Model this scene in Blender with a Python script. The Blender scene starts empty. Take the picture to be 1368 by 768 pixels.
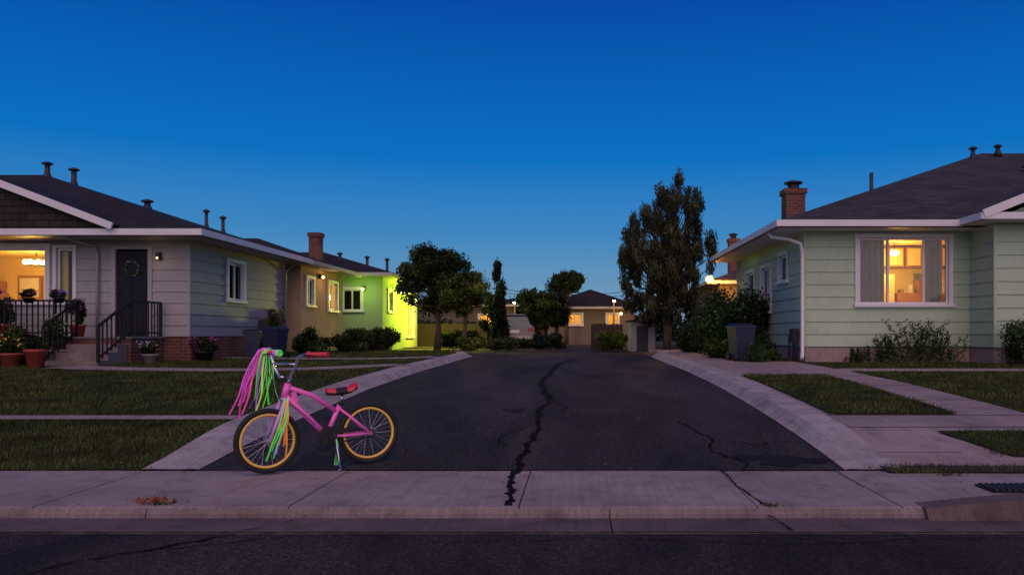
import bpy, math, random
import numpy as np
from mathutils import Vector, Matrix
random.seed(7); rng=np.random.default_rng(7)
C=bpy.context
V=Vector
# ------------------------------------------------------------ materials
def nodes(name):
    m=bpy.data.materials.new(name); m.use_nodes=True
    nt=m.node_tree; b=nt.nodes['Principled BSDF']
    return m,nt,b
def N(nt,t,**kw):
    n=nt.nodes.new(t)
    for k,v in kw.items():
        if k in n.inputs: n.inputs[k].default_value=v
        else: setattr(n,k,v)
    return n
def rgba(c,f=1.0): return (min(1,c[0]*f),min(1,c[1]*f),min(1,c[2]*f),1)
def pmat(name,col,rough=.7,var=.25,scale=3,bump=.0,bscale=60,metal=0,fine=0.0,coord='Object',emit=None,es=0,spec=.5,stain=0):
    m,nt,b=nodes(name); L=nt.links
    tc=N(nt,'ShaderNodeTexCoord')
    n1=N(nt,'ShaderNodeTexNoise',Scale=scale,Detail=6.0,Roughness=.6)
    L.new(tc.outputs[coord],n1.inputs['Vector'])
    r=N(nt,'ShaderNodeValToRGB'); r.color_ramp.elements[0].position=.3; r.color_ramp.elements[1].position=.7
    r.color_ramp.elements[0].color=rgba(col,1-var); r.color_ramp.elements[1].color=rgba(col,1+var)
    L.new(n1.outputs['Fac'],r.inputs['Fac'])
    out=r.outputs['Color']
    def mulby(out,sc,lo,p0,p1,mapping=None):
        n2=N(nt,'ShaderNodeTexNoise',Scale=sc,Detail=4.0)
        if mapping:
            mp=N(nt,'ShaderNodeMapping'); mp.inputs['Scale'].default_value=mapping; L.new(tc.outputs[coord],mp.inputs[0]); L.new(mp.outputs[0],n2.inputs['Vector'])
        else: L.new(tc.outputs[coord],n2.inputs['Vector'])
        r2=N(nt,'ShaderNodeValToRGB'); r2.color_ramp.elements[0].position=p0; r2.color_ramp.elements[1].position=p1
        r2.color_ramp.elements[0].color=(lo,)*3+(1,); r2.color_ramp.elements[1].color=(1,1,1,1)
        L.new(n2.outputs['Fac'],r2.inputs['Fac'])
        mx=N(nt,'ShaderNodeMixRGB',blend_type='MULTIPLY'); mx.inputs[0].default_value=1
        L.new(out,mx.inputs[1]); L.new(r2.outputs['Color'],mx.inputs[2]); return mx.outputs[0]
    if fine>0: out=mulby(out,bscale,1-fine,.35,.65)
    if stain>0: out=mulby(out,5.0,1-stain,.30,.48); out=mulby(out,1.0,1-stain*.5,.4,.6,(40,1.2,1))
    L.new(out,b.inputs['Base Color'])
    b.inputs['Roughness'].default_value=rough; b.inputs['Metallic'].default_value=metal
    b.inputs['Specular IOR Level'].default_value=spec
    if bump>0:
        n3=N(nt,'ShaderNodeTexNoise',Scale=bscale,Detail=4.0)
        L.new(tc.outputs[coord],n3.inputs['Vector'])
        bp=N(nt,'ShaderNodeBump',Strength=bump,Distance=.01)
        L.new(n3.outputs['Fac'],bp.inputs['Height']); L.new(bp.outputs[0],b.inputs['Normal'])
    if emit:
        b.inputs['Emission Color'].default_value=rgba(emit); b.inputs['Emission Strength'].default_value=es
    return m
def brickmat(name,c1,c2,mortar,w,h,ms,bump=.5,offset=.5,rough=.85,var=.3):
    m,nt,b=nodes(name); L=nt.links
    tc=N(nt,'ShaderNodeTexCoord')
    br=N(nt,'ShaderNodeTexBrick',offset=offset); br.inputs['Color1'].default_value=rgba(c1); br.inputs['Color2'].default_value=rgba(c2)
    br.inputs['Mortar'].default_value=rgba(mortar); br.inputs['Scale'].default_value=1
    br.inputs['Brick Width'].default_value=w; br.inputs['Row Height'].default_value=h
    br.inputs['Mortar Size'].default_value=ms; br.inputs['Bias'].default_value=0
    L.new(tc.outputs['UV'],br.inputs['Vector'])
    n=N(nt,'ShaderNodeTexNoise',Scale=.9,Detail=6.0); L.new(tc.outputs['UV'],n.inputs['Vector'])
    r=N(nt,'ShaderNodeValToRGB'); r.color_ramp.elements[0].position=.3; r.color_ramp.elements[1].position=.7
    r.color_ramp.elements[0].color=(1-var,)*3+(1,)
    L.new(n.outputs['Fac'],r.inputs['Fac'])
    mx=N(nt,'ShaderNodeMixRGB',blend_type='MULTIPLY'); mx.inputs[0].default_value=1
    L.new(br.outputs['Color'],mx.inputs[1]); L.new(r.outputs[0],mx.inputs[2]); L.new(mx.outputs[0],b.inputs['Base Color'])
    b.inputs['Roughness'].default_value=rough; b.inputs['Specular IOR Level'].default_value=.2
    bp=N(nt,'ShaderNodeBump',Strength=bump,Distance=.012); L.new(br.outputs['Fac'],bp.inputs['Height']); bp.invert=True
    L.new(bp.outputs[0],b.inputs['Normal'])
    return m
def emat(name,col,s):
    m,nt,b=nodes(name); b.inputs['Base Color'].default_value=rgba(col)
    b.inputs['Emission Color'].default_value=rgba(col); b.inputs['Emission Strength'].default_value=s
    return m
def glassmat():
    m=bpy.data.materials.new('window_glass'); m.use_nodes=True; nt=m.node_tree; nt.nodes.clear(); L=nt.links
    o=N(nt,'ShaderNodeOutputMaterial'); t=N(nt,'ShaderNodeBsdfTransparent'); g=N(nt,'ShaderNodeBsdfGlossy',Roughness=.02)
    t.inputs[0].default_value=(.85,.87,.88,1)
    f=N(nt,'ShaderNodeFresnel',IOR=1.5); mx=N(nt,'ShaderNodeMixShader')
    L.new(f.outputs[0],mx.inputs[0]); L.new(t.outputs[0],mx.inputs[1]); L.new(g.outputs[0],mx.inputs[2]); L.new(mx.outputs[0],o.inputs[0])
    return m
def leafmat(name,c):
    m,nt,b=nodes(name); L=nt.links
    tc=N(nt,'ShaderNodeTexCoord'); n=N(nt,'ShaderNodeTexNoise',Scale=2.5,Detail=4.0)
    L.new(tc.outputs['Object'],n.inputs['Vector'])
    r=N(nt,'ShaderNodeValToRGB'); r.color_ramp.elements[0].position=.35; r.color_ramp.elements[1].position=.65
    r.color_ramp.elements[0].color=rgba(c,.5); r.color_ramp.elements[1].color=rgba(c,1.5)
    L.new(n.outputs['Fac'],r.inputs['Fac']); L.new(r.outputs[0],b.inputs['Base Color'])
    b.inputs['Roughness'].default_value=.6; b.inputs['Specular IOR Level'].default_value=.15
    return m
def asphaltmat(name,col):
    m,nt,b=nodes(name); L=nt.links
    tc=N(nt,'ShaderNodeTexCoord')
    big=N(nt,'ShaderNodeTexNoise',Scale=.8,Detail=7.0,Distortion=.8,Roughness=.62); mp=N(nt,'ShaderNodeMapping'); mp.inputs['Scale'].default_value=(1.3,.35,1)
    L.new(tc.outputs['Object'],mp.inputs[0]); L.new(mp.outputs[0],big.inputs['Vector'])
    r=N(nt,'ShaderNodeValToRGB'); r.color_ramp.elements[0].position=.36; r.color_ramp.elements[1].position=.64
    r.color_ramp.elements[0].color=rgba(col,.5); r.color_ramp.elements[1].color=rgba(col,1.55)
    L.new(big.outputs['Fac'],r.inputs['Fac'])
    vo=N(nt,'ShaderNodeTexVoronoi',Scale=95.0); L.new(tc.outputs['Object'],vo.inputs['Vector'])
    sp=N(nt,'ShaderNodeSeparateColor'); L.new(vo.outputs['Color'],sp.inputs[0])
    r2=N(nt,'ShaderNodeValToRGB'); r2.color_ramp.elements[0].color=(.5,.5,.5,1); r2.color_ramp.elements[1].color=(2.6,2.5,2.4,1)
    r2.color_ramp.elements[0].position=.2; e=r2.color_ramp.elements.new(.8); e.color=(1.1,1.1,1.1,1)
    L.new(sp.outputs[0],r2.inputs['Fac'])
    mx=N(nt,'ShaderNodeMixRGB',blend_type='MULTIPLY'); mx.inputs[0].default_value=1
    L.new(r.outputs[0],mx.inputs[1]); L.new(r2.outputs[0],mx.inputs[2]); L.new(mx.outputs[0],b.inputs['Base Color'])
    b.inputs['Roughness'].default_value=.85; b.inputs['Specular IOR Level'].default_value=.2
    bp=N(nt,'ShaderNodeBump',Strength=.6,Distance=.006); L.new(vo.outputs['Distance'],bp.inputs['Height']); bp.invert=True
    L.new(bp.outputs[0],b.inputs['Normal'])
    return m
MT={}
MT['asphalt']=asphaltmat('asphalt',(.034,.029,.028))
MT['asphalt2']=asphaltmat('asphalt_street',(.032,.025,.024))
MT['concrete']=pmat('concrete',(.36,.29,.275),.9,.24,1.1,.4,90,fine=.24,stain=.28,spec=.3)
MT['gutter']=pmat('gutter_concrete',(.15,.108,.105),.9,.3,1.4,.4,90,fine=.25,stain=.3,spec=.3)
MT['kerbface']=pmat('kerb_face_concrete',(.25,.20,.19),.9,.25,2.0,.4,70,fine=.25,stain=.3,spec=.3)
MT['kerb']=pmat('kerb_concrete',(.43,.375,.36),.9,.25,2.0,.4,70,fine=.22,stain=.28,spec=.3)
MT['soil']=pmat('soil',(.04,.036,.02),.95,.4,2,.5,40)
MT['lawn']=pmat('lawn_ground',(.036,.044,.013),.95,.45,1.5,.5,60,fine=.4,spec=.1)
MT['crack']=pmat('crack_dark',(.005,.004,.005),.95,.2,5,spec=.1)
MT['stain']=pmat('asphalt_patch',(.012,.011,.011),.8,.4,4,.4,80,spec=.2)
MT['sid_mint']=pmat('siding_mint',(.40,.52,.36),.6,.08,1.2,.08,30,fine=.08,stain=.07)
MT['sid_grey']=pmat('siding_grey',(.33,.325,.32),.6,.09,1.2,.08,30,fine=.08,stain=.07)
MT['stucco_tan']=pmat('stucco_tan',(.46,.32,.19),.9,.12,1.5,.4,60)
MT['stucco_green']=pmat('stucco_green',(.30,.42,.20),.9,.12,1.5,.4,60)
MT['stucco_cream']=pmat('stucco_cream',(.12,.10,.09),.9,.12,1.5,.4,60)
MT['foundation']=pmat('foundation_render',(.34,.25,.23),.9,.18,2,.3,50,fine=.15,stain=.2)
MT['white']=pmat('white_paint',(.66,.65,.65),.5,.06,3)
MT['trimgrey']=pmat('trim_dim',(.33,.32,.33),.5,.06,3)
MT['black']=pmat('black_iron',(.010,.010,.012),.5,.1,3,spec=.3)
MT['door']=pmat('door_navy',(.009,.009,.018),.5,.15,3,spec=.2)
MT['glass']=glassmat()
MT['shingle_r']=brickmat('shingles_grey',(.085,.080,.080),(.050,.047,.050),(.02,.02,.02),.3,.14,.010,bump=.8)
MT['shingle_l']=brickmat('shingles_brown',(.048,.037,.032),(.026,.021,.019),(.010,.009,.009),.3,.14,.010,bump=.8)
MT['brick']=brickmat('red_brick',(.22,.07,.05),(.12,.04,.032),(.18,.155,.14),.2,.07,.008)
MT['metal']=pmat('vent_metal',(.04,.04,.045),.6,.2,5,metal=.3)
MT['room']=pmat('room_paint',(.80,.62,.26),.8,.05,2)
MT['roomdark']=pmat('room_dark',(.03,.03,.035),.9,.1,2)
MT['wood']=pmat('cabinet_wood',(.34,.16,.05),.5,.25,5)
MT['curtain']=pmat('curtain_cloth',(.22,.24,.25),.9,.1,4)
MT['bark']=pmat('bark',(.07,.05,.035),.95,.4,8,.6,40)
MT['fencewood']=pmat('fence_wood',(.022,.018,.016),.9,.3,3,.3,30)
MT['bulb']=emat('bulb_warm',(1,.66,.26),9)
MT['bulb_o']=emat('bulb_orange',(1,.66,.25),30)
MT['halo_o']=emat('lamp_halo_orange',(1,.34,.05),1.6)  # orange halo of the flood lamp, put in as a glowing surface
MT['bulb_y']=emat('bulb_yellow',(.95,1,.2),14)
MT['bin']=pmat('bin_plastic',(.014,.020,.050),.45,.15,4)
MT['terracotta']=pmat('terracotta',(.35,.06,.035),.7,.15,5)
MT['carpaint']=pmat('car_paint_silver',(.17,.175,.19),.3,.04,4)
MT['carglass']=pmat('car_glass',(.01,.012,.015),.08,.05,4)
MT['taillight']=pmat('tail_light',(.25,.01,.01),.3,.05,4)
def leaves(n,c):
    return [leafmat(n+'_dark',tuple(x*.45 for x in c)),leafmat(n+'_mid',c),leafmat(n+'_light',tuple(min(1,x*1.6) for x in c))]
LV_a=leaves('leaf_oak',(.026,.044,.011))
LV_b=leaves('leaf_yellowgreen',(.06,.09,.015))
LV_c=leaves('leaf_grey',(.044,.052,.024))
LV_d=leaves('leaf_cypress',(.009,.019,.008))
LV_e=leaves('leaf_shrub',(.030,.060,.014))
LV_g=[leafmat('grass_blade_dark',(.030,.046,.010)),leafmat('grass_blade_mid',(.058,.080,.014)),leafmat('grass_blade_dry',(.105,.105,.030))]
# ------------------------------------------------------------ mesh helpers
def link(o,parent=None):
    C.scene.collection.objects.link(o)
    if parent: o.parent=parent
    return o
def empty(name,loc=(0,0,0)):
    e=bpy.data.objects.new(name,None); e.empty_display_size=.3; C.scene.collection.objects.link(e); e.location=loc; return e
class MB:
    def __init__(s): s.v=[];s.f=[];s.m=[];s.mats=[];s.sm=[]
    def mi(s,m):
        m=MT[m] if isinstance(m,str) else m
        if m not in s.mats: s.mats.append(m)
        return s.mats.index(m)
    def poly(s,pts,m,smooth=False):
        i=len(s.v); s.v+= [tuple(p) for p in pts]; s.f.append(tuple(range(i,i+len(pts)))); s.m.append(s.mi(m)); s.sm.append(smooth)
    def hexa(s,p,m):
        i=len(s.v); s.v+=[tuple(q) for q in p]; k=s.mi(m)
        for f in ((3,2,1,0),(4,5,6,7),(0,1,5,4),(1,2,6,5),(2,3,7,6),(3,0,4,7)):
            s.f.append(tuple(i+a for a in f)); s.m.append(k); s.sm.append(False)
    def box(s,x0,x1,y0,y1,z0,z1,m):
        s.hexa([(x0,y0,z0),(x1,y0,z0),(x1,y1,z0),(x0,y1,z0),(x0,y0,z1),(x1,y0,z1),(x1,y1,z1),(x0,y1,z1)],m)
    def beam(s,a,b,w,h,m,up=(0,0,1)):
        a=V(a);b=V(b);t=(b-a).normalized(); u=V(up); r=t.cross(u)
        if r.length<1e-3: r=t.cross(V((0,1,0)))
        r.normalize(); u=r.cross(t)
        r=r*w/2; u=u*h/2
        s.hexa([a-r-u,a+r-u,b+r-u,b-r-u,a-r+u,a+r+u,b+r+u,b-r+u],m)
    def tube(s,pts,rad,m,n=8,cap=True):
        pts=[V(p) for p in pts]
        if not hasattr(rad,'__len__'): rad=[rad]*len(pts)
        i0=len(s.v); k=s.mi(m); pr=None
        for j,p in enumerate(pts):
            t=(pts[min(j+1,len(pts)-1)]-pts[max(j-1,0)])
            t=t.normalized() if t.length>0 else V((0,0,1))
            if pr is None:
                pr=t.orthogonal().normalized()
            pr=(pr-t*pr.dot(t)).normalized(); q=t.cross(pr)
            for a in range(n):
                an=2*math.pi*a/n; s.v.append(tuple(p+(pr*math.cos(an)+q*math.sin(an))*rad[j]))
        for j in range(len(pts)-1):
            for a in range(n):
                b=(a+1)%n
                s.f.append((i0+j*n+a,i0+j*n+b,i0+(j+1)*n+b,i0+(j+1)*n+a)); s.m.append(k); s.sm.append(True)
        if cap:
            s.f.append(tuple(i0+a for a in range(n))[::-1]); s.m.append(k); s.sm.append(False)
            s.f.append(tuple(i0+(len(pts)-1)*n+a for a in range(n))); s.m.append(k); s.sm.append(False)
    def ring(s,c,ax,R,r,m,n=40,k=8,rs=1.0):
        c=V(c);ax=V(ax).normalized();p=ax.orthogonal().normalized();q=ax.cross(p)
        i0=len(s.v); kk=s.mi(m)
        for a in range(n):
            an=2*math.pi*a/n; d=p*math.cos(an)+q*math.sin(an)
            for b in range(k):
                bn=2*math.pi*b/k; s.v.append(tuple(c+d*(R+r*math.cos(bn))+ax*r*rs*math.sin(bn)))
        for a in range(n):
            for b in range(k):
                s.f.append((i0+a*k+b,i0+((a+1)%n)*k+b,i0+((a+1)%n)*k+(b+1)%k,i0+a*k+(b+1)%k)); s.m.append(kk); s.sm.append(True)
    def sphere(s,c,r,m,n=12,k=8,sc=(1,1,1)):
        c=V(c)
        i0=len(s.v); kk=s.mi(m)
        for j in range(k+1):
            ph=math.pi*j/k
            for a in range(n):
                an=2*math.pi*a/n
                s.v.append((c.x+r*sc[0]*math.sin(ph)*math.cos(an),c.y+r*sc[1]*math.sin(ph)*math.sin(an),c.z+r*sc[2]*math.cos(ph)))
        for j in range(k):
            for a in range(n):
                b=(a+1)%n; s.f.append((i0+j*n+a,i0+(j+1)*n+a,i0+(j+1)*n+b,i0+j*n+b)); s.m.append(kk); s.sm.append(True)
    def build(s,name,parent=None):
        me=bpy.data.meshes.new(name); me.from_pydata(s.v,[],s.f)
        for m in s.mats: me.materials.append(m)
        me.polygons.foreach_set('material_index',s.m); me.polygons.foreach_set('use_smooth',s.sm)
        uv=me.uv_layers.new(name='UVMap'); data=np.zeros(len(me.loops)*2)
        for p in me.polygons:
            n=p.normal
            if abs(n.z)>.995 or n.length<.1: u=V((1,0,0)); w=V((0,1,0))
            else:
                u=V((0,0,1)).cross(n).normalized(); w=n.cross(u)
            for li in p.loop_indices:
                co=V(s.v[me.loops[li].vertex_index]); data[2*li]=co.dot(u); data[2*li+1]=co.dot(w)
        uv.data.foreach_set('uv',data); me.update()
        return link(bpy.data.objects.new(name,me),parent)
def npmesh(name,verts,k,mats,midx,parent=None):
    n=len(verts)//k
    me=bpy.data.meshes.new(name); me.vertices.add(n*k); me.vertices.foreach_set('co',verts.astype(np.float32).ravel())
    me.loops.add(n*k); me.loops.foreach_set('vertex_index',np.arange(n*k,dtype=np.int32))
    me.polygons.add(n); me.polygons.foreach_set('loop_start',np.arange(n,dtype=np.int32)*k)
    me.polygons.foreach_set('loop_total',np.full(n,k,dtype=np.int32))
    for m in mats: me.materials.append(m)
    me.polygons.foreach_set('material_index',midx.astype(np.int32)); me.update(calc_edges=True)
    return link(bpy.data.objects.new(name,me),parent)
# ------------------------------------------------------------ terrain
TX=[-1e3,4.0,4.84,6.1,7,8,9,10,11,12,13,15,17,20,23,30,40,1e4]
TZ=[-.02,-.012,-.01,0,.07,.13,.18,.22,.26,.285,.305,.34,.355,.38,.40,.42,.45,.45]
def zf(y): return float(np.interp(y,TX,TZ))
def zl(y):
    t=min(1,max(0,(y-6.1)/1.6)); return zf(y)+.09*t*t*(3-2*t)
def strip(name,ys,xl,xr,zfun,dz,m,parent=None,nx=1):
    mb=MB()
    fx=lambda f,y: f(y) if callable(f) else f
    for a,b in zip(ys[:-1],ys[1:]):
        for i in range(nx):
            P=lambda y,t:(fx(xl,y)+(fx(xr,y)-fx(xl,y))*t,y,zfun(y)+dz)
            mb.poly([P(a,i/nx),P(a,(i+1)/nx),P(b,(i+1)/nx),P(b,i/nx)],m)
    return mb.build(name,parent)
def yr(a,b,s=.5):
    n=max(1,int(round((b-a)/s))); return [a+(b-a)*i/n for i in range(n+1)]
mb=MB()
ys=[4.86]+[y for y in yr(5.5,24,.5)]+[30,40,80,200,900]
for a,b in zip(ys[:-1],ys[1:]): mb.poly([(-900,a,zf(a)-.03),(900,a,zf(a)-.03),(900,b,zf(b)-.03),(-900,b,zf(b)-.03)],'soil')
mb.build('ground')
strip('road',yr(6.1,26,.4)+yr(26.4,33.5,.5),-2.95,2.12,zf,.0,'asphalt')
strip('road',yr(33.5,41,.5),-14,14,zf,.004,'asphalt')
mb=MB(); mb.poly([(-200,-200,-.06),(200,-200,-.06),(200,4.41,-.06),(-200,4.41,-.06)],'asphalt2'); mb.build('street')
mb=MB()
joints=[-9.6,-8.0,-6.4,-4.75,-3.3,-1.75,-.35,1.1,1.98,3.1,4.7,6.3,7.9]
prev=-30
for j in joints+[30]:
    mb.box(prev+.005,j-.005,4.84,6.1,-.15,-.002+random.uniform(-.002,.003),'concrete'); prev=j
prev=-30
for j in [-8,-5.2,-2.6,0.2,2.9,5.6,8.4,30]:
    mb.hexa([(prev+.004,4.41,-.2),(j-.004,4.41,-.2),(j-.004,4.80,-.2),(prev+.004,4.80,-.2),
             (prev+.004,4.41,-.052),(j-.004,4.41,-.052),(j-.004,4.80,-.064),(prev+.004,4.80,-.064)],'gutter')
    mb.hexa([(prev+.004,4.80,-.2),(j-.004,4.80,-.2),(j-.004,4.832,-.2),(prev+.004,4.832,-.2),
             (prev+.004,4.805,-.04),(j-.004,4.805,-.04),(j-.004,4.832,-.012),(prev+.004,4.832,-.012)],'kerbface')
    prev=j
mb.poly([(-30,4.8,-.12),(30,4.8,-.12),(30,6.1,-.1),(-30,6.1,-.1)],'crack')
mb.build('pavement')
mb=MB()
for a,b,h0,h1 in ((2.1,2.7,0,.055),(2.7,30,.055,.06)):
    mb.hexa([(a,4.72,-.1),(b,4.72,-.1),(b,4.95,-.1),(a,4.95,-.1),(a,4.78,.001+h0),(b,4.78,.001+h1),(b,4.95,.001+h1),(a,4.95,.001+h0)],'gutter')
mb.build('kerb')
mb=MB(); mb.box(2.75,3.15,5.25,5.5,-.01,.012,'black')
for i in range(9): mb.box(2.77+i*.042,2.79+i*.042,5.26,5.49,.012,.022,'metal')
mb.build('storm_drain_grate')
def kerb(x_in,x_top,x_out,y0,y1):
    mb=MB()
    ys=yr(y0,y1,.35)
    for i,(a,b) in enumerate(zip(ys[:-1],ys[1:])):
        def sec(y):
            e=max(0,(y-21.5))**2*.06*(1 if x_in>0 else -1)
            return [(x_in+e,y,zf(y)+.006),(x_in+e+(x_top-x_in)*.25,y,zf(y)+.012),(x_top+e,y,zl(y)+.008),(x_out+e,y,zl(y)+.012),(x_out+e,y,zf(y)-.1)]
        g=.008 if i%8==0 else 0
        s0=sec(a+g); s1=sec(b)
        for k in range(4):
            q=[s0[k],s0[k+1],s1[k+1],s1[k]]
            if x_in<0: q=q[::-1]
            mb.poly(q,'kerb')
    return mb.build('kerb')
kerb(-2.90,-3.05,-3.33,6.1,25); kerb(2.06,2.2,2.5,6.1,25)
strip('lawn',yr(6.1,26,.4),-60,-3.33,zl,0,'lawn')
strip('lawn',yr(6.1,26,.4),4.6,60,zl,0,'lawn')
strip('footpath',yr(6.1,17,.4),2.5,4.6,zl,.004,'concrete')
strip('footpath',yr(17,26,.4),2.5,3.4,zl,.004,'concrete')
strip('footpath',yr(7.2,8.0,.4),4.6,30,zl,.006,'concrete')
strip('footpath',yr(13.4,14.2,.4),4.6,30,zl,.006,'concrete')
strip('lawn',yr(8.05,12.4,.4),2.57,3.85,zl,.02,'lawn')
strip('lawn',yr(6.45,7.2,.3),lambda y:3.25+(7.2-y)*.4,20,zl,.02,'lawn')
strip('lawn',yr(5.98,6.2,.11),2.35,3.5,zl,.012,'soil')
strip('footpath',yr(7.72,7.95,.23),-30,-3.33,zl,.015,'concrete')
mb=MB()
for y in (9.2,10.8,12.4,14.2,15.8): mb.box(3.86,4.6,y,y+.012,zl(y),zl(y)+.0065,'crack')
for y in (6.6,7.4,8.02): mb.box(2.5,3.2 if y<7 else 4.6,y,y+.012,zl(y)-.01,zl(y)+.0065,'crack')
mb.build('footpath_joints')
def ribbon_ground(mb,pts,w,zfun,dz,m,n=30):
    P=[V((p[0],p[1],0)) for p in pts]
    def cr(t):
        i=min(int(t),len(P)-2); f=t-i
        p0=P[max(i-1,0)];p1=P[i];p2=P[i+1];p3=P[min(i+2,len(P)-1)]
        return .5*((2*p1)+(p2-p0)*f+(2*p0-5*p1+4*p2-p3)*f*f+(3*p1-p0-3*p2+p3)*f**3)
    prev=None
    for k in range(n+1):
        t=(len(P)-1)*k/n-1e-6; c=cr(max(t,0)); d=(cr(min(t+.05,len(P)-1.0001))-cr(max(t-.05,0))); d.normalize(); r=V((d.y,-d.x,0))*w/2
        a=c-r;b=c+r; a.z=zfun(a.y)+dz; b.z=zfun(b.y)+dz
        if prev: mb.poly([prev[0],prev[1],b,a],m)
        prev=(a,b)
PATH1=[(-9.4,14.6),(-8,14.0),(-6,13.7),(-4.6,14.1),(-3.35,15.4)]; PATH2=[(-8.3,18.9),(-6,18.2),(-4.5,18.3),(-3.35,19.4)]
mb=MB(); ribbon_ground(mb,PATH1,.8,zl,.015,'concrete'); mb.build('footpath')
mb=MB(); ribbon_ground(mb,PATH2,.8,zl,.017,'concrete'); mb.build('footpath')
def crack(mb,pts,w,zfun,m='crack',jag=.02,dz=.006):
    P=[]
    for a,b in zip(pts[:-1],pts[1:]):
        n=max(2,int(math.dist(a,b)/.05))
        for i in range(n): t=i/n; P.append((a[0]+(b[0]-a[0])*t,a[1]+(b[1]-a[1])*t))
    P.append(pts[-1]); off=0; L=[];
    for i,(x,y) in enumerate(P):
        off=off*.8+random.uniform(-jag,jag); ww=w*random.uniform(.35,1.3)
        k=min(i+1,len(P)-1); j=max(i-1,0); dx=P[k][0]-P[j][0]; dy=P[k][1]-P[j][1]; l=math.hypot(dx,dy) or 1
        nx,ny=dy/l,-dx/l
        A=(x+nx*(off-ww/2),y+ny*(off-ww/2)); B=(x+nx*(off+ww/2),y+ny*(off+ww/2))
        L.append(((A[0],A[1],zfun(A[1])+dz),(B[0],B[1],zfun(B[1])+dz)))
    for p,q in zip(L[:-1],L[1:]): mb.poly([p[0],p[1],q[1],q[0]],m)
mb=MB()
crack(mb,[(-.1,20),(-.42,18),(-.45,15),(-.56,12),(-.35,10)],.085,zf,jag=.02)
crack(mb,[(-.35,10),(-.42,8.8),(-.36,7.7),(-.44,6.85),(-.46,6.1),(-.44,5.5),(-.42,4.85)],.06,zf,jag=.016)
crack(mb,[(-.44,8.0),(-.7,7.3),(-.62,6.9)],.012,zf)
crack(mb,[(-.36,9.9),(-.1,9.3),(-.15,8.9)],.016,zf); crack(mb,[(-.5,12.5),(-.8,11.7)],.022,zf)
crack(mb,[(1.05,8.2),(1.25,7.2),(1.15,6.7),(1.35,6.3),(1.3,6.1)],.022,zf)
crack(mb,[(1.25,7.2),(1.6,7.0),(1.9,7.2)],.014,zf)
crack(mb,[(1.12,6.1),(1.1,5.5),(1.16,4.85)],.016,zf,jag=.006)
crack(mb,[(1.16,4.8),(1.2,4.42)],.014,lambda y:-.05,jag=.006)
crack(mb,[(2.0,6.1),(1.95,5.4)],.006,zf,jag=.006)
zs=lambda y:-.06
crack(mb,[(-2.7,3.3),(-2.45,3.8),(-2.1,4.2),(-1.9,4.4)],.022,zs)
crack(mb,[(-2.35,4.0),(-2.0,4.1),(-1.5,4.4)],.010,zs)
crack(mb,[(-1.9,4.42),(-1.7,4.6),(-1.6,4.79)],.012,lambda y:-.050)
crack(mb,[(-.8,4.2),(.2,4.28),(.9,4.2),(2.5,4.3)],.008,zs)
crack(mb,[(-30,6.1),(-3.3,6.1)],.02,zf,jag=.01); crack(mb,[(-2.95,6.1),(2.1,6.1)],.012,zf,jag=.003)
crack(mb,[(-30,4.41),(30,4.41)],.014,lambda y:-.056,jag=.003)
mb.build('road_cracks')
mb=MB()
def patch(cx,cy,rx,ry,zfun,m,dz=.004):
    pts=[]
    n=40
    for i in range(n):
        a=2*math.pi*i/n; k=1+.3*math.sin(3*a+cx)+.15*math.sin(7*a+cy)+random.uniform(-.08,.08)
        x=cx+rx*k*math.cos(a); y=cy+ry*k*math.sin(a); pts.append((x,y,zfun(y)+dz))
    c=(cx,cy,zfun(cy)+dz)
    for p,q in zip(pts,pts[1:]+pts[:1]): mb.poly([c,p,q],m)
patch(1.72,6.42,.27,.17,zf,'stain'); patch(1.42,6.5,.16,.08,zf,'stain',.005); patch(-.7,9.0,.12,.16,zf,'stain',.005)
mb.build('road_stain')
# ------------------------------------------------------------ foliage
def leafquads(cent,size,stretch=1.0,down=False):
    n=len(cent)
    a=rng.normal(size=(n,3)); 
    if down: a=a*.4+np.array([0,0,-1.0])
    a/=np.linalg.norm(a,axis=1)[:,None]
    b=rng.normal(size=(n,3)); b-=a*(a*b).sum(1)[:,None]; b/=np.linalg.norm(b,axis=1)[:,None]
    s=size*rng.uniform(.6,1.4,size=(n,1)); a=a*s*stretch; b=b*s*.55
    return np.stack([cent-a,cent+b*.9-a*.1,cent+a,cent-b*.9-a*.1],1).reshape(-1,3)
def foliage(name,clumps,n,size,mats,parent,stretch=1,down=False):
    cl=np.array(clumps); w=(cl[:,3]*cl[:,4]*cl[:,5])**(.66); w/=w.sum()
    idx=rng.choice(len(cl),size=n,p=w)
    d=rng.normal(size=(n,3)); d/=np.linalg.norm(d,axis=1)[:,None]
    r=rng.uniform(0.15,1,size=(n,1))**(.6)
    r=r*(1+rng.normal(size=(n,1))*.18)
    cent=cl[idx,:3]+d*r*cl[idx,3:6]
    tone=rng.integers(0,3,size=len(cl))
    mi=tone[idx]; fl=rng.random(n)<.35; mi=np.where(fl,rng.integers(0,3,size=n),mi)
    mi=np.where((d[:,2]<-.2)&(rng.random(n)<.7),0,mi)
    return npmesh(name,leafquads(cent,size,stretch,down),4,mats,mi,parent)
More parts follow.
